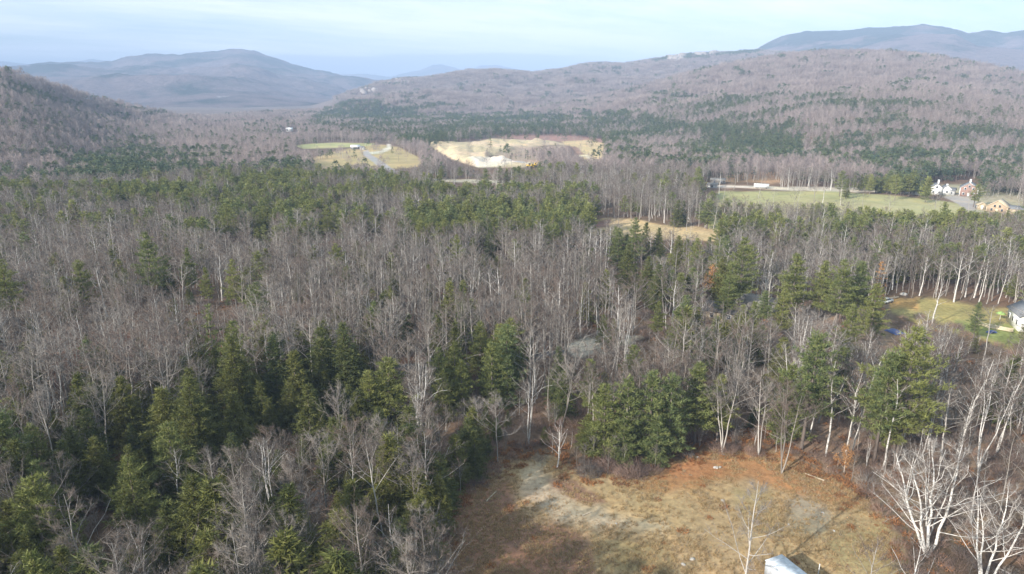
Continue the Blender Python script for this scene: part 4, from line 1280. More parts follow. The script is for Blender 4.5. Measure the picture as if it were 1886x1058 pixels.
def build_woods():
    rng = R_(11)
    HP = np.array(HERO_PTS)
    HC = [any(abs(t[2] - q[0]) < .01 and t[0] in ('pine', 'hemlock', 'ypine', 'rpine', 'rust', 'big_birch', 'sap') for t in TREES) for q in HERO_PTS]
    near = []   # candidate single trees
    stuffA = []  # (class, x, y, z, h, key)
    for d0, d1, sp, am in ((34, 150, 3.25, 62), (150, 260, 3.4, 46), (260, 620, 4.1, 43), (620, 1120, 5.3, 42)):
        X, Y = grid_pts(d0, d1, sp, am, 900 + int(d0))
        Z = hfun(X, Y)
        n = len(X)
        h = (9.5 + 8.0 * rng.rand(n) ** .8) * (1.0 if d0 < 150 else .86 if d0 < 600 else .76)
        px, py = proj(X, Y, Z + h * .75)
        s, hm = zone_of(px, py)
        cl = fbm(X / np.where(np.hypot(X, Y) > 300, 48, 28), Y / 28, 3, 61)
        isc = rng.rand(n) < np.where(s > .05, np.clip(s + (cl - .5) * (2.0 if d0 < 260 else 3.6) * np.where(s > .15, 1, .3), 0, 1), s)
        ish = isc & (rng.rand(n) < hm)
        op = open_at(X, Y, Z, h * .92)
        if d0 >= 150:
            op &= (rng.rand(n) > 0.03)
        # hold off from hero trees
        for hx, hy, hh in HP:
            m = np.hypot(X - hx, Y - hy) < (2.6 if hh < 12 else 3.4)
            op |= m
        # the pale trunks right of the clearing and the thin wood by the houses stand further apart
        thin = inpoly(px, py, [(1180, 560), (1886, 600), (1886, 900), (1560, 900), (1350, 720), (1180, 680)]) & (rng.rand(n) < .16)
        bx, by = proj(X, Y, Z)
        thin |= inpoly(bx, by, [(1530, 905), (1700, 860), (2300, 840), (2600, 1700), (1400, 1700)]) & (rng.rand(n) < .80)
        # heroes must stay in sight: nothing tall right in front of them
        blk = np.zeros(n, bool)
        if d1 <= 700:
            tpx, tpy = proj(X, Y, Z + h)
            for (hx, hy, hh), cf in zip(HP, HC):
                hd = math.hypot(hx, hy)
                if hy < 50: continue
                cx, cy = proj(np.array([hx]), np.array([hy]), np.array([hh * .30]))
                dd = np.hypot(X, Y)
                blk |= (dd < hd) & (np.abs(tpx - cx[0]) < ((2.0 + .16 * hh) if cf else 1.8) * (1.8 if (hx > 30 and hy < 85) else 1) / hd * FPX) & (tpy < cy[0]) & (rng.rand(n) < .93)
        low = (op | blk) & ~thin & ~open_at(X, Y, Z, h * .30) & (rng.rand(n) < .75)
        h = np.where(low, h * .33, h)
        keep = ~(op | thin | blk) | low
        X, Y, Z, h, isc, ish, px, py = (q[keep] for q in (X, Y, Z, h, isc, ish, px, py))
        isb = (~isc) & (rng.rand(len(X)) < np.where((px > 1380) & (py > 560), .38, np.where((px > 1050) & (py > 420), .16, .09)))
        for i in range(len(X)):
            k = 'hemlock' if ish[i] else 'pine' if isc[i] else 'birch' if isb[i] else 'bare'
            vis = (-40 < px[i] < 1926) and (py[i] < 1150)
            near.append((math.hypot(X[i], Y[i]), k, X[i], Y[i], Z[i], h[i] * (1.0 if k != 'hemlock' else .88), vis, px[i], py[i]))
    X, Y = grid_pts(50, 185, 5.2, 45, 1234)
    Z = hfun(X, Y); px, py = proj(X, Y, Z + 5)
    inn = inpoly(px, py, [(250, 800), (860, 770), (900, 860), (860, 1200), (200, 1200)]) | inpoly(px, py, [(160, 640), (760, 600), (780, 800), (100, 800)])
    inn &= ~open_at(X, Y, Z, 8) & (rng.rand(len(X)) < .75)
    for x, y, z, a, b in zip(X[inn], Y[inn], Z[inn], px[inn], py[inn]):
        near.append((math.hypot(x, y), 'hemlock', x, y, z, rng.uniform(5.5, 10.0), True, a, b))
    near.sort(key=lambda q: q[0])
    cnt = {'bare': 0, 'birch': 0, 'pine': 0, 'hemlock': 0}
    for t in TREES:
        b = {'big_birch': 'birch', 'fore': 'bare', 'sap': 'bare', 'wide': 'bare', 'ypine': 'pine', 'rpine': 'pine'}.get(t[0], t[0])
        if b in cnt: cnt[b] += 1
    lim = {'bare': 290, 'birch': 140, 'pine': 290, 'hemlock': 270}
    rest = []; rows_ = []
    for q in near:
        d, k = q[0], q[1]
        if cnt[k] < lim[k] and q[6] and d < 420:
            cnt[k] += 1
            rows_.append((tree_obj(k, rng.randint(20), q[2], q[3], q[4], q[5], tuple(rng.normal(size=2) * .025), rng.uniform(.85, 1.15), 'tree', 'trees', rng.rand() * 6.28), k, q[5], q[7], q[8]))
        else:
            rest.append(q)
    make_labels(rows_)
    for t in TREES:
        tree_obj(*t, rng.rand() * 6.28)
    # ---- the rest, as stuff
    def go(name, keys, sel, seed):
        rg = R_(seed)
        metas = []; base = {}
        for lod in keys:
            base[lod] = len(metas); metas += [(p[0], p[-1] if len(p) == 2 else None) for p in PROTO[lod]]
        rows = []
        for q in sel:
            d = q[0]
            lod = keys[0] if d < 480 else keys[1]
            if name == 'bare_wood' and q[1] == 'birch' and d < 480: lod = 'birch_m'
            j = rg.randint(len(PROTO[lod]))
            ph = PROTO[lod][j][0]; s = q[5] / ph
            w = s * rg.uniform(.95, 1.4)
            rows.append((q[2], q[3], q[4] - .1, base[lod] + j, rg.normal() * .03, rg.normal() * .03, rg.rand() * 6.28, w, w, s))
        a = np.array(rows)
        scatter(name, [m[1] for m in metas], a[:, 0], a[:, 1], a[:, 2], a[:, 3].astype(int), a[:, 4:7], a[:, 7:10])
    go('bare_wood', ['bare_m', 'bare_f', 'birch_m'], [q for q in rest if q[1] in ('bare', 'birch')], 1)
    go('pine_wood', ['pine_m', 'pine_f'], [q for q in rest if q[1] == 'pine'], 2)
    go('hemlock_wood', ['hem_m', 'hem_f'], [q for q in rest if q[1] == 'hemlock'], 3)
    # ---- hillsides
    X, Y = grid_pts(1120, 3150, 19.0, 42, 77)
    d = np.hypot(X, Y); a = np.arctan2(X, Y)
    Z = hfun(X, Y)
    crest = np.minimum(np.where(a < radians(-14), np.interp(a, RA.az, RA.D) + 60, 1e9), 1e9)
    b2 = np.interp(a, RB2.az, RB2.D) + 80
    keep = (d < crest) & ~((a > radians(14)) & (d > b2) & (d < 2200))
    px, py = proj(X, Y, Z + 10)
    ledge = inpoly(px, py, [(655, 168), (700, 160), (690, 172), (660, 176)]) | inpoly(px, py, [(1235, 104), (1320, 95), (1318, 100), (1250, 112)]) & (fbm(X / 60, Y / 60, 2, 3) > .5)
    keep &= ~ledge
    X, Y, Z, px, py = (q[keep] for q in (X, Y, Z, px, py))
    s, hm = zone_of(px, py)
    cl = fbm(X / 130, Y / 60, 4, 71)
    rng2 = R_(5)
    cr = rng2.rand(len(X))
    con = cr < np.clip(s + (cl - .5) * 2.6 * np.clip(s * 3, .3, 1), 0.01, 1)
    def patch(name, key, m, seed):
        rg = R_(seed); n = int(m.sum())
        sc = rg.uniform(.8, 1.15, n)
        rot = np.stack([np.zeros(n), np.zeros(n), rg.rand(n) * 6.28], 1)
        scatter(name, [p[1] for p in PROTO[key]], X[m], Y[m], Z[m] - .5, rg.randint(0, len(PROTO[key]), n), rot, np.stack([sc, sc, sc], 1))
    patch('hillside_bare_forest', 'bare_s', ~con, 3)
    patch('hillside_pine_forest', 'pine_s', con, 4)
    print('trees', cnt, 'rest', len(rest), 'patches', len(X))


build_woods()


def scatter_low():
    rng = R_(21)
    # undergrowth of the near woods
    X, Y = grid_pts(45, 210, 2.3, 45, 31)
    Z = hfun(X, Y)
    px, py = proj(X, Y, Z + .5)
    op = np.zeros(len(X), bool)
    for p in OPEN[:1] + OPEN[9:14] + OPEN[16:]:
        op |= inpoly(px, py, p)
    edge = inpoly(px, py, [(1560, 800), (1886, 780), (1886, 1058), (1640, 1058), (1600, 930)])
    keep = ~op & ((rng.rand(len(X)) < .42) | edge)
    X, Y, Z = X[keep], Y[keep], Z[keep]
    n = len(X)
    k = rng.choice([0, 1, 2, 3, 4, 5], n, p=[.24, .2, .2, .16, .1, .1])
    s = rng.uniform(.6, 1.5, n) * np.where(k > 3, .8, 1)
    scatter('undergrowth', [p[1] for p in PROTO['brush']] + [p[1] for p in PROTO['bracken']], X, Y, Z, k, np.stack([0 * X, 0 * X, rng.rand(n) * 6.28], 1), np.stack([s, s, s], 1))
    # dry grass of the clearing
    X, Y = grid_pts(50, 118, .42, 45, 32)
    Z = hfun(X, Y)
    px, py = proj(X, Y, Z)
    m = inpoly(px, py, CLEAR_P)
    tr = sstep(-8, 10, sdf(px, py, TRACK_P) + (fbm(X / 3, Y / 3, 3, 8) - .5) * 26)
    ng = fbm(X / 5, Y / 5, 4, 5)
    bare_p = inpoly(px, py, [(1190, 885), (1240, 852), (1340, 846), (1350, 880), (1280, 890)]) | inpoly(px, py, [(1452, 925), (1500, 925), (1535, 950), (1505, 985), (1465, 970)])
    pr = np.where(bare_p, .10, np.clip((ng - .30) * 2.6, .05, .95)) * (1 - .9 * tr)
    m &= rng.rand(len(X)) < pr
    X, Y, Z = X[m], Y[m], Z[m]; n = len(X)
    s = rng.uniform(.3, 1.2, n)
    scatter('grass', [p[1] for p in PROTO['tuft']], X, Y, Z, rng.randint(0, 4, n), np.stack([0 * X, 0 * X, rng.rand(n) * 6.28], 1), np.stack([s, s, s], 1))
    print('grass', n)
    X, Y = grid_pts(50, 122, .30, 45, 38)
    Z = hfun(X, Y); px, py = proj(X, Y, Z)
    e = sdf(px, py, CLEAR_P)
    lf = fbm(X / 4, Y / 4, 3, 91)
    m = (e > -20) & (rng.rand(len(X)) < np.clip((lf - .42) * 3, .03, .6))
    X, Y, Z = X[m], Y[m], Z[m]; n = len(X)
    mb = MB(); P_ = np.stack([X, Y, Z + .05], 1)
    D_ = rng.normal(size=(n, 3)) * np.array([1, 1, .35])
    mb.blades(P_, D_, .20 * rng.uniform(.6, 1.5, n), .17, rng, 0, rng.rand(n), flat=.8)
    tag(obj('fallen_leaves', mb.mesh('fallen_leaves', [M_LEAF])), kind='stuff')
    print('leaves', n)
    # russet bracken and small weeds round the clearing
    X, Y = grid_pts(50, 125, 1.0, 45, 33)
    Z = hfun(X, Y); px, py = proj(X, Y, Z)
    e = sdf(px, py, CLEAR_P)
    m = (e > -35) & (rng.rand(len(X)) < np.where(e < 22, .45, .02)) & ~inpoly(px, py, TRACK_P)
    X, Y, Z = X[m], Y[m], Z[m]; n = len(X); s = rng.uniform(.35, 1.0, n)
    scatter('bracken', [p[1] for p in PROTO['bracken']], X, Y, Z, rng.randint(0, 2, n), np.stack([0 * X, 0 * X, rng.rand(n) * 6.28], 1), np.stack([s, s, s], 1))


scatter_low()

def far_hit(px, py):
    r = ray(px, py); d = np.linspace(900, 3300, 1600); k = d / math.hypot(r[0], r[1])
    X, Y, Z = r[0] * k, r[1] * k, CAMZ + r[2] * k
    m = np.nonzero(Z < hfun(X, Y) + 6)[0]
    i = m[0] if len(m) else len(d) - 1
    return X[i], Y[i], float(hfun(X[i:i + 1], Y[i:i + 1])[0])


def ledge(x0, x1, y0, y1, n, size, label, seed):
    rng = R_(seed); mb = MB()
    for _ in range(n):
        x, y, z = far_hit(rng.uniform(x0, x1), rng.uniform(y0, y1))
        m = 9; u = np.linspace(0, 2 * pi, m, endpoint=False); V = []
        for lv, rr in ((-.9, 1.25), (.2, 1.0), (.75, .6)):
            V += [(cos(q) * rr * rng.uniform(.8, 1.2) * 1.5, sin(q) * rr * rng.uniform(.8, 1.2), lv + rng.normal() * .08) for q in u]
        V.append((0, 0, .9))
        T = []
        for a in range(2):
            for j in range(m):
                k = (j + 1) % m
                T += [(a * m + j, a * m + k, (a + 1) * m + k), (a * m + j, (a + 1) * m + k, (a + 1) * m + j)]
        T += [(2 * m + j, 2 * m + (j + 1) % m, 3 * m) for j in range(m)]
        s_ = size * rng.uniform(.5, 1.2)
        mb.add(np.array(V) * np.array([s_, s_, s_ * 1.0]) + np.array([x, y, z + 9]), T)
    tag(obj('rock_ledge', mb.mesh('rock_ledge', [plain('ledge_rock', (0.30, 0.265, 0.245), .9, .08, .35)])), label, 'rock')


ledge(1228, 1262, 103, 110, 16, 9, 'left pale rock ledge just under the crest of the right hand ridge', 1)
ledge(1283, 1297, 98, 102, 6, 8, 'small middle rock ledge under the crest of the right hand ridge', 2)
ledge(1306, 1324, 94, 99, 10, 8, 'right white rock ledge under the crest of the right hand ridge', 3)
ledge(662, 692, 163, 172, 7, 5, 'pinkish bare ledge on the low left shoulder of the ridge', 4)
ledge(706, 760, 147, 154, 9, 4, 'broken pale ledges along the rounded top of the low ridge', 5)

# ------------------------------------------------------------------ buildings and small things
M_WHITE = plain('white_paint', (0.80, 0.80, 0.78), .5, 1.5, .12)
M_ROOFG = plain('grey_shingle', (0.20, 0.205, 0.215), .85, 4, .3)
M_ROOFT = plain('weathered_roof', (0.27, 0.25, 0.225), .85, 4, .3)
M_BRICK = plain('red_brick', (0.36, 0.225, 0.185), .9, 5, .3)
M_TANW = plain('tan_clapboard', (0.56, 0.46, 0.32), .8, 2, .2)
M_ORW = plain('pale_cedar', (0.48, 0.36, 0.25), .8, 2, .25)
M_GLASS = plain('window_glass', (0.05, 0.06, 0.08), .1, 2, .2, .6)
M_DARK = plain('dark_trim', (0.06, 0.06, 0.06), .7, 2, .2)
M_METAL = plain('white_metal', (0.70, 0.74, 0.78), .45, 1.6, .28, .5)
M_STONE = plain('pale_stone', (0.46, 0.43, 0.385), .9, 3, .3, .2, .6)
M_YEL = plain('yellow_machine', (0.72, 0.46, 0.05), .5, 2, .15)
M_BLUE = plain('blue_tarpaulin', (0.09, 0.13, 0.30), .5, 1.5, .3)
M_LIME = plain('lime_canvas', (0.30, 0.45, 0.13), .7, 2, .15)
M_LOG = plain('sawn_wood', (0.55, 0.46, 0.34), .85, 3, .3)
M_SANDW = plain('sand_timber', (0.70, 0.60, 0.42), .9, 2, .2)


def gable_prism(mb, w, l, h, rh, m=0):
    """walls with gable ends; the ridge runs along y"""
    x, y = w / 2, l / 2
    V = [(-x, -y, 0), (x, -y, 0), (x, y, 0), (-x, y, 0), (-x, -y, h), (x, -y, h), (x, y, h), (-x, y, h), (0, -y, h + rh), (0, y, h + rh)]
    T = [(0, 1, 5), (0, 5, 4), (1, 2, 6), (1, 6, 5), (2, 3, 7), (2, 7, 6), (3, 0, 4), (3, 4, 7), (4, 5, 8), (6, 7, 9), (0, 2, 1), (0, 3, 2)]
    mb.add(V, T, m)


def roof_slabs(mb, w, l, h, rh, ov=.45, th=.18, m=0):
    ang = math.atan2(rh, w / 2); L = math.hypot(w / 2, rh) + ov
    for s in (-1, 1):
        dx, dz = s * cos(ang), -sin(ang)
        nx, nz = s * sin(ang), cos(ang)
        y = l / 2 + ov
        a = np.array([nx * .02, 0, h + rh + nz * .02]); b = a + np.array([dx, 0, dz]) * L
        t = np.array([nx, 0, nz]) * th
        V = [a + [0, -y, 0], b + [0, -y, 0], b + [0, y, 0], a + [0, y, 0], a + t + [0, -y, 0], b + t + [0, -y, 0], b + t + [0, y, 0], a + t + [0, y, 0]]
        q = [(0, 3, 2, 1), (4, 5, 6, 7), (0, 1, 5, 4), (1, 2, 6, 5), (2, 3, 7, 6), (3, 0, 4, 7)]
        mb.add(V, [t_ for A, B, C_, D_ in q for t_ in ((A, B, C_), (A, C_, D_))], m)


def house(name, px, py, rz, w, l, h, rh, wall, roof, label, cat='house', wins=((-.25, .5), (.25, .5)), side=2, chim=None, door=True, trim=None, wing=None, base=None):
    x, y, z = at(px, py)
    e = bpy.data.objects.new(name, None); COL.objects.link(e); e.location = (x, y, z - .15)
    e.rotation_euler = (0, 0, rz + math.atan2(-x, y))
    tag(e, label, cat)
    mb = MB(); gable_prism(mb, w, l, h, rh); obj('wall', mb.mesh('wall', [wall]), e)
    mb = MB(); roof_slabs(mb, w, l, h, rh); ro = obj('roof', mb.mesh('roof', [roof]), e)
    if chim:
        mb = MB(); mb.box((chim[0], chim[1], h + rh + .5), (.9, .9, 2.6)); mb.box((chim[0], chim[1], h + rh + 1.9), (1.15, 1.15, .22)); obj('chimney', mb.mesh('chimney', [trim or wall]), ro)
    fr = MB(); fr.box((0, 0, 0), (1.15, .12, 1.5)); frm = fr.mesh('window', [trim or M_WHITE])
    pn = MB(); pn.box((0, -.05, 0), (.85, .06, 1.2)); pnm = pn.mesh('pane', [M_GLASS])
    def win(lx, ly, lz, r=0):
        a = obj('window', frm, e, (lx, ly, lz), r); obj('pane', pnm, a, (0, -.02, 0))
    for fx, fz in wins:
        win(fx * w, -l / 2 - .03, h * fz + (.3 if fz < 1 else 0))
    for i in range(side):
        yy = -l / 2 + l * (i + .5) / side
        win(w / 2 + .03, yy, h * .55, pi / 2); win(-w / 2 - .03, yy, h * .55, -pi / 2)
    if door:
        mb = MB(); mb.box((0, -l / 2 - .04, 1.1), (1.1, .12, 2.1)); obj('door', mb.mesh('door', [trim or M_WHITE]), e)
    if trim:
        mb = MB()
        ang = math.atan2(rh, w / 2); L = math.hypot(w / 2, rh)
        for s in (-1, 1):
            P = np.array([[0, -l / 2 - .1, h + rh - .05], [s * w / 2, -l / 2 - .1, h - .05]])
            mb.tube(P, [.24, .24], 4)
            mb.box((s * (w / 2 - .1), -l / 2 - .04, h / 2), (.35, .14, h))
        obj('trim', mb.mesh('trim', [trim]), e)
    if wing:
        ww, wl, wh, wrh, ox, oy, wr, wm, rm = wing
        g = MB(); gable_prism(g, ww, wl, wh, wrh); a = obj('wing', g.mesh('wing', [wm]), e, (ox, oy, .02), wr)
        g = MB(); roof_slabs(g, ww, wl, wh, wrh, .3); obj('wing_roof', g.mesh('wing_roof', [rm]), a)
        a2 = obj('window', frm, a, (0, -wl / 2 - .03, wh * .55)); obj('pane', pnm, a2, (0, -.02, 0))
        for t_ in (-.25, .25):
            for sx in (-1, 1):
                a2 = obj('window', frm, a, (sx * (ww / 2 + .03), t_ * wl, wh * .55), sx * pi / 2)
    return e


house('farmhouse', 1722, 357, .12, 6.0, 8, 4.4, 2.0, M_WHITE, M_ROOFG, 'white farmhouse with two gables left of the brick house', wins=((-.25, .3), (.25, .3), (0, 1.05)), chim=(1.0, 1, ), wing=(5, 8, 3.6, 1.8, 5.6, 1.5, 0, M_WHITE, M_ROOFG))
house('farm_ell', 1742, 358, 1.45, 4.5, 9, 2.8, 1.5, M_WHITE, M_ROOFG, 'low white outbuilding joining farmhouse and brick house', 'outbuilding', wins=((0, .5),), side=3, chim=(0, 0))
house('brick_house', 1783, 360, .0, 9.0, 10, 5.0, 3.0, M_BRICK, M_ROOFG, 'red brick house with white trimmed gable and white chimney', wins=((-.28, .25), (.28, .25), (-.22, .85), (.22, .85), (0, 1.2)), chim=(0, -3.5), trim=M_WHITE)
house('cedar_house', 1838, 390, -.15, 9.0, 9, 3.2, 3.0, M_ORW, M_TANW, 'tan and cedar gabled house with a grey roofed wing near the right border', wins=((-.25, .4), (.25, .4), (-.12, 1.1), (.12, 1.1)), trim=M_TANW, wing=(5, 8, 2.5, 1.4, 7.4, 0, 1.57, M_TANW, M_ROOFG))
house('shed', 1806, 385, .3, 4.0, 4, 2.4, 1.3, M_TANW, M_TANW, 'small tan shed left of the cedar house', 'shed', wins=(), side=1)
house('white_house', 1896, 604, .35, 8.0, 9, 4.2, 2.6, M_WHITE, M_ROOFG, 'white gabled house cut by the right edge beside the yard', wins=((-.3, .55), (0, .55), (-.1, 1.1)), side=3)
house('grey_roofed_house', 1396, 578, 1.2, 7.0, 10, 3.0, 2.4, M_ROOFT, M_ROOFT, 'house with weathered grey roof half hidden between tall pines', wins=((-.2, .5), (.2, .5)), side=3)
house('dark_roofed_house', 1330, 585, 1.4, 6.0, 9, 2.6, 1.8, M_TANW, M_DARK, 'low dark roofed house with a yellowish end wall behind birches', wins=((-.2, .5),), side=2)
house('shed', 1322, 338, 1.5, 5.0, 9, 2.4, 1.2, M_ROOFT, M_ROOFT, 'weathered long shed at the left end of the gravel lane', 'shed', wins=(), side=2)
house('shed', 1312, 346, 1.5, 4.0, 6, 2.2, 1.0, M_WHITE, M_ROOFT, 'small pale shed in front of the weathered long shed', 'shed', wins=(), side=1)
house('far_house', 534, 243, 1.3, 7, 9, 4, 2.2, M_WHITE, M_WHITE, 'tiny white house in trees at the far end of the left wood', wins=(), side=2)
house('farm_barn', 655, 275, 1.5, 6, 9, 2.6, 1.8, M_ROOFG, M_WHITE, 'far white roofed farm building beside the distant field', 'barn', wins=(), side=2)
house('farm_barn', 668, 276, .4, 4, 6, 2.4, 1.4, M_WHITE, M_ROOFG, 'far small white building right of the white roofed one', 'barn', wins=(), side=2)


def thing(name, label, cat, x, y, z, rz=0, group=None):
    e = bpy.data.objects.new(name, None); COL.objects.link(e); e.location = (x, y, z); e.rotation_euler = (0, 0, rz)
    return tag(e, label, cat, group)


def part(name, mb, mat, parent, loc=(0, 0, 0)):
    return obj(name, mb.mesh(name, [mat] if not isinstance(mat, list) else mat), parent, loc)


def disc(mb, c, r, w, n=14, axis='y', m=0):
    a = np.arange(n) * 2 * pi / n
    ring = np.stack([np.cos(a) * r, np.zeros(n), np.sin(a) * r], 1)
    if axis == 'x': ring = ring[:, [1, 0, 2]]
    if axis == 'z': ring = ring[:, [0, 2, 1]]
    o = {'y': np.array([0, w / 2, 0]), 'x': np.array([w / 2, 0, 0]), 'z': np.array([0, 0, w / 2])}[axis]
    V = np.concatenate([ring - o, ring + o, [-o], [o]]) + np.array(c)
    i = np.arange(n); j = (i + 1) % n
    T = np.concatenate([np.stack([i, j, j + n], 1), np.stack([i, j + n, i + n], 1), np.stack([np.full(n, 2 * n), j, i], 1), np.stack([np.full(n, 2 * n + 1), i + n, j + n], 1)])
    mb.add(V, T, m)


# white roofed trailer at the bottom of the clearing
def trailer():
    xa, ya, za = at(1440, 1022, 2.6); xb, yb, zb = at(1412, 1046, 2.6); xc, yc, zc = at(1489, 1060, 2.6)
    u = np.array([xc - xa, yc - ya]); u /= np.linalg.norm(u)
    v = np.array([xb - xa, yb - ya]); wdt = 2.7; v = v - u * (v @ u); v /= np.linalg.norm(v)
    L = 9.0
    c = np.array([xa, ya]) + u * L / 2 + v * wdt / 2
    e = thing('trailer', 'long trailer with a flat white roof at the bottom edge of the clearing', 'trailer', c[0], c[1], hz(c[0], c[1]), math.atan2(u[1], u[0]))
    b = MB(); b.box((0, 0, 1.5), (L, wdt, 2.0)); part('body', b, M_METAL, e)
    r = MB(); r.box((0, 0, 2.56), (L + .14, wdt + .14, .10)); rf = part('roof', r, M_METAL, e)
    g = MB()
    for k in range(8): g.box((-L / 2 + .6 + k * (L - 1.2) / 7, 0, 2.63), (.06, wdt, .035))
    part('roof_seam', g, M_METAL, rf)
    f = MB(); f.box((0, 0, .42), (L, 1.2, .14)); part('chassis', f, M_DARK, e)
    for sx in (-1.1, 0.2):
        for sy in (-1, 1):
            w = MB(); disc(w, (0, 0, 0), .42, .25); part('wheel', w, M_DARK, e, (sx, sy * (wdt / 2 - .15), .42))
    d = MB(); d.box((-L / 2 - .03, 0, 1.45), (.06, 1.0, 1.8)); part('door', d, M_WHITE, e)
    # post standing in its shade
    x, y, z = at(1507, 1058)
    p = MB(); p.tube(np.array([[0, 0, 0], [0.02, 0, 1.5]]), [.055, .05], 8); disc(p, (0.02, 0, 1.52), .07, .05, 8, 'z')
    tag(obj('post', p.mesh('post', [M_WHITE]), None, (x, y, z)), 'short white post standing in the shade beside the trailer', 'post')


trailer()


def rock(name, px, py, s, label, seed, mat=M_STONE, grp=None):
    rng = R_(seed)
    import bmesh
    bm = bmesh.new(); bmesh.ops.create_icosphere(bm, subdivisions=2, radius=1)
    for v in bm.verts:
        k = 1 + .28 * (vnoise(np.array([v.co.x * 2 + seed]), np.array([v.co.y * 2 + v.co.z * 3]), seed)[0] - .5) * 2
        v.co = v.co * k; v.co.x *= 1.3; v.co.z *= .6
        v.co.z = max(v.co.z, -.25)
    me = bpy.data.meshes.new(name); bm.to_mesh(me); bm.free(); me.materials.append(mat)
    x, y, z = at(px, py)
    o = obj(name, me, None, (x, y, z + s * .1), rng.rand() * 6); o.scale = (s, s, s)
    return tag(o, label, 'rock', grp)


for i, (a, b, s, l) in enumerate([(1318, 862, .38, 'larger pale boulder of the pair on the orange ground'), (1326, 861, .26, 'smaller pale boulder right against the larger one on orange ground'),
                                  (1331, 923, .28, 'white stone alone in the middle of the grass clearing'), (1286, 843, .28, 'pale stone at the foot of the pine clump'),
                                  (1332, 838, .22, 'small stone among leaves right of the pine clump'), (1452, 966, .18, 'small white stone left of the grey gravel patch'),
                                  (1515, 945, .22, 'white stone on the grey gravel patch'), (1275, 1030, .30, 'pale stone near the bottom of the clearing'), (1258, 1040, .26, 'flat pale stone next to the one near the clearing bottom'),
                                  (1135, 965, .16, 'small bright stone on the gravel track'), (1378, 905, .14, 'tiny white stone on the tan grass'), (1536, 978, .16, 'tiny stone right of the gravel patch'),
                                  (1664, 543, .9, 'large white boulder at the back of the yard lawn')]):
    rock('boulder', a, b, s, l, 50 + i)


def brush_heap(px, py, s, label, seed, mat=M_BRUSH):
    rng = R_(seed); mb = MB(); n = 620
    a = rng.rand(n) * 6.28; rr = rng.rand(n) ** .55 * 2.0
    P = np.stack([rr * np.cos(a), rr * np.sin(a), rng.rand(n) * 1.3 * (1 - rr / 2.6)], 1)
    D = np.stack([np.cos(a) * .6, np.sin(a) * .6, np.full(n, .7)], 1) + rng.normal(size=(n, 3)) * .5
    mb.spikes(P, D, rng.uniform(.6, 1.9, n), .05, 0, rng.rand(n))
    x, y, z = at(px, py)
    o = obj('brush_heap', mb.mesh('brush_heap', [mat]), None, (x, y, z)); o.scale = (s, s, s)
    tag(o, label, 'brush')


brush_heap(1085, 872, 1.0, 'tangled heap of cut brush right of the small white trunked tree', 1, M_TWIG)
brush_heap(1120, 862, 1.05, 'middle brown thicket in front of the pine clump', 2)
brush_heap(1160, 872, 1.1, 'dark brown brush on the right of the thicket at the clearing edge', 3)
brush_heap(1390, 835, .8, 'reddish brush below the slim bare tree at the clearing edge', 4)
brush_heap(1345, 828, .7, 'low brush between pine clump and slim bare tree', 5)

# fallen trunks lying about
def log(px, py, L, r, rz, label, mat=M_LOG):
    x, y, z = at(px, py)
    mb = MB(); s = np.linspace(0, 1, 6)
    mb.tube(np.stack([(s - .5) * L, np.sin(s * 5) * .06 * L * .2, 0 * s + r * .9], 1), r * (1 - .35 * s), 7)
    mb.tube(np.array([[L * .1, 0, r], [L * .22, L * .1, r * 2.4]]), [r * .4, r * .15], 4)
    o = obj('fallen_log', mb.mesh('fallen_log', [mat]), None, (x, y, z), rz)
    tag(o, label, 'log')


log(1080, 948, 1.6, .10, .6, 'short pale log lying on the gravel track')
log(905, 915, 3.2, .10, 1.1, 'thin grey log in the shade at the left of the clearing')
log(1645, 551, 4.5, .35, .5, 'pale log pile trunk lying by the lawn behind the grove')
log(1500, 880, 3.0, .12, 2.4, 'thin fallen trunk at the foot of the straight birch')


def excavator():
    x, y, z = at(985, 308)
    e = thing('excavator', 'yellow excavator working at the right end of the sand pit', 'excavator', x, y, z, .15)
    for s in (-1, 1):
        t = MB(); t.box((0, s * 1.3, .5), (4.2, .6, .8)); disc(t, (-2.1, s * 1.3, .5), .42, .6); disc(t, (2.1, s * 1.3, .5), .42, .6); part('track', t, M_DARK, e)
    b = MB(); b.box((-.6, 0, 1.7), (3.6, 2.6, 1.3)); b.box((-2.2, 0, 1.8), (.9, 2.6, 1.6)); part('body', b, M_YEL, e)
    c = MB(); c.box((.7, .75, 2.8), (1.5, 1.1, 1.5)); cb = part('cab', c, M_YEL, e)
    g = MB(); g.box((1.47, .75, 2.95), (.05, .9, 1.0)); g.box((.7, .18, 2.95), (1.2, .05, 1.0)); part('pane', g, M_GLASS, cb)
    a = MB(); a.tube(np.array([[1.0, 0, 1.9], [3.0, 0, 4.8], [5.2, 0, 4.6]]), [.35, .35, .28], 4); bo = part('boom', a, M_YEL, e)
    s = MB(); s.tube(np.array([[5.2, 0, 4.7], [6.4, 0, 2.0]]), [.26, .2], 4); part('stick', s, M_YEL, e)
    k = MB(); k.box((6.3, 0, 1.4), (.9, 1.2, 1.0)); k.box((5.8, 0, 1.0), (.5, 1.2, .25)); part('bucket', k, M_DARK, e)


excavator()


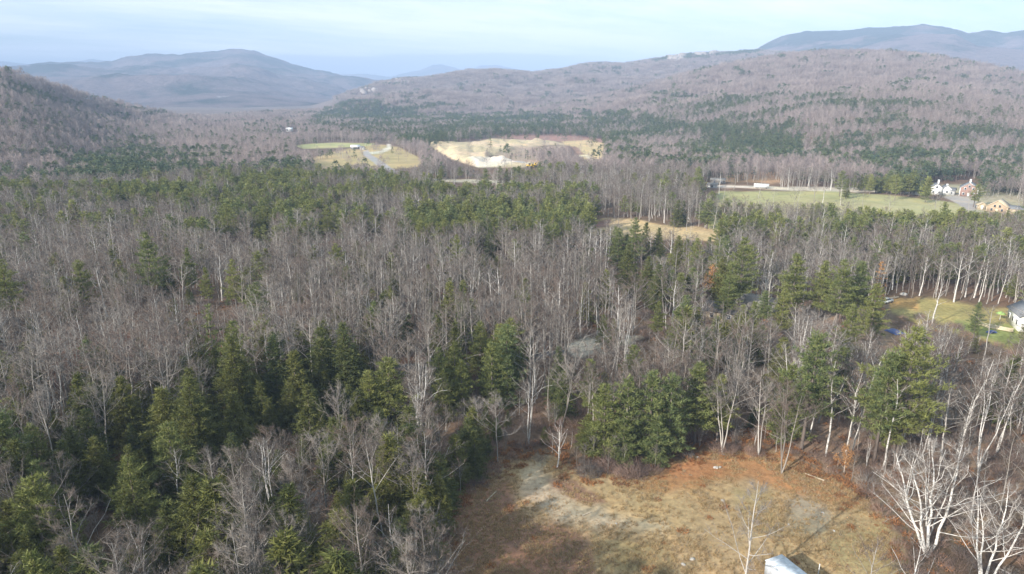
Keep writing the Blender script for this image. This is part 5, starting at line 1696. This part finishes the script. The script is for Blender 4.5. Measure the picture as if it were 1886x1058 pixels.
def loader():
    x, y, z = at(975, 309)
    e = thing('loader', 'yellow wheel loader left of the excavator in the pit', 'loader', x, y, z, -.1)
    b = MB(); b.box((-.9, 0, 1.7), (2.8, 1.9, 1.2)); b.box((1.2, 0, 1.4), (1.6, 1.4, .9)); part('body', b, M_YEL, e)
    c = MB(); c.box((.1, 0, 2.9), (1.3, 1.4, 1.4)); cb = part('cab', c, M_GLASS, e); r = MB(); r.box((.1, 0, 3.66), (1.5, 1.6, .12)); part('cab_roof', r, M_YEL, cb)
    for sx in (-1.5, 1.4):
        for sy in (-1, 1):
            w = MB(); disc(w, (0, 0, 0), .8, .55); part('wheel', w, M_DARK, e, (sx, sy * 1.1, .8))
    a = MB(); a.tube(np.array([[1.6, -.6, 1.8], [3.3, -.6, .8]]), [.14, .12], 4); a.tube(np.array([[1.6, .6, 1.8], [3.3, .6, .8]]), [.14, .12], 4); part('arm', a, M_YEL, e)
    k = MB(); k.box((3.6, 0, .7), (.8, 2.6, .12)); k.box((3.25, 0, 1.0), (.12, 2.6, .8)); part('bucket', k, M_YEL, e)


loader()


def box_shed():
    x, y, z = at(1402, 347)
    e = thing('box_trailer', 'long low white box trailer beside the gravel lane', 'trailer', x, y, z, math.atan2(-x, y) + .02)
    b = MB(); b.box((0, 0, 1.6), (9.0, 2.5, 2.1)); part('body', b, M_WHITE, e)
    r = MB(); r.box((0, 0, 2.7), (9.2, 2.7, .12)); part('roof', r, M_WHITE, e)
    d = MB(); d.box((4.53, 0, 1.5), (.06, 2.1, 1.9)); part('door', d, M_DARK, e)
    for sx in (-3, -2, 3):
        w = MB(); disc(w, (0, 0, 0), .48, .3); part('wheel', w, M_DARK, e, (sx, -1.05, .48))


box_shed()


def yard_things():
    # sun umbrella
    x, y, z = at(1841, 590)
    e = thing('sun_umbrella', 'lime green sun umbrella on the yard terrace', 'umbrella', x, y, z)
    p = MB(); p.tube(np.array([[0, 0, 0], [0, 0, 2.4]]), [.04, .04], 6); part('pole', p, M_WHITE, e)
    c = MB(); n = 8; a = np.arange(n) * 2 * pi / n
    V = np.concatenate([np.stack([1.2 * np.cos(a), 1.2 * np.sin(a), np.full(n, 1.95)], 1), [[0, 0, 2.55]], np.stack([1.2 * np.cos(a), 1.2 * np.sin(a), np.full(n, 1.85)], 1), [[0, 0, 2.45]]])
    T = [(i, (i + 1) % n, n) for i in range(n)] + [(n + 1 + (i + 1) % n, n + 1 + i, 2 * n + 1) for i in range(n)] + [t for i in range(n) for t in ((i, n + 1 + i, n + 1 + (i + 1) % n), (i, n + 1 + (i + 1) % n, (i + 1) % n))]
    c.add(V, T); part('canopy', c, M_LIME, e)
    b = MB(); disc(b, (0, 0, .06), .3, .12, 10, 'z'); part('base', b, M_DARK, e)
    # terrace wall of pale timber
    x, y, z = at(1832, 606)
    e = thing('retaining_wall', 'low sand coloured timber wall holding the yard terrace', 'wall', x, y, z, math.atan2(-x, y) - .12)
    for k in range(3):
        w = MB(); w.box((0, 0, .2 + k * .31), (8.0 - k * .15, .35, .29)); part('plank', w, M_SANDW, e)
    for k in (-3.8, 0, 3.8):
        w = MB(); w.box((k, .3, .5), (.2, .25, 1.1)); part('post', w, M_SANDW, e)
    # terrace of sand behind the wall
    # blue tarpaulin mounds
    def tarp(px, py, sx, sy, label, seed):
        n = 14
        u = np.linspace(-1, 1, n); U, Vv = np.meshgrid(u, u)
        H = .55 * np.clip(1 - U ** 2, 0, 1) ** .5 * np.clip(1 - Vv ** 2, 0, 1) ** .5 + .12 * (fbm(U * 3 + seed, Vv * 3, 3, seed) - .3) + .05
        P = np.stack([U.ravel() * sx, Vv.ravel() * sy, H.ravel()], 1)
        i, j = np.meshgrid(np.arange(n - 1), np.arange(n - 1)); i = i.ravel(); j = j.ravel()
        T = np.concatenate([np.stack([j * n + i, j * n + i + 1, (j + 1) * n + i + 1], 1), np.stack([j * n + i, (j + 1) * n + i + 1, (j + 1) * n + i], 1)])
        mb = MB(); mb.add(P, T)
        x, y, z = at(px, py)
        tag(obj('tarpaulin', mb.mesh('tarpaulin', [M_BLUE], True), None, (x, y, z), .3), label, 'tarpaulin')
    tarp(1826, 613, 1.3, .7, 'small bright blue tarpaulin on the lawn below the timber wall', 3)
    tarp(1648, 612, 1.7, 2.0, 'dark blue tarpaulin in the shade left of the layered pine top', 5)
    # car parked at the grove
    x, y, z = at(1632, 558)
    e = thing('parked_car', 'white parked car half hidden at the right foot of the pine grove', 'car', x, y, z, .5)
    b = MB(); b.box((0, 0, .62), (4.3, 1.75, .6)); b.box((0, 0, .9), (4.0, 1.6, .12)); part('body', b, M_WHITE, e)
    c = MB(); V = [(-1.3, -.78, .95), (1.1, -.78, .95), (1.1, .78, .95), (-1.3, .78, .95), (-.9, -.65, 1.5), (.5, -.65, 1.5), (.5, .65, 1.5), (-.9, .65, 1.5)]
    q = [(0, 3, 2, 1), (4, 5, 6, 7), (0, 1, 5, 4), (1, 2, 6, 5), (2, 3, 7, 6), (3, 0, 4, 7)]
    c.add(V, [t for a_, b_, c_, d_ in q for t in ((a_, b_, c_), (a_, c_, d_))]); part('window', c, M_GLASS, e)
    r = MB(); r.box((-.2, 0, 1.52), (1.4, 1.3, .05)); part('roof', r, M_WHITE, e)
    for sx in (-1.35, 1.35):
        for sy in (-1, 1):
            w = MB(); disc(w, (0, 0, 0), .33, .22, 12); part('wheel', w, M_DARK, e, (sx, sy * .8, .33))


yard_things()
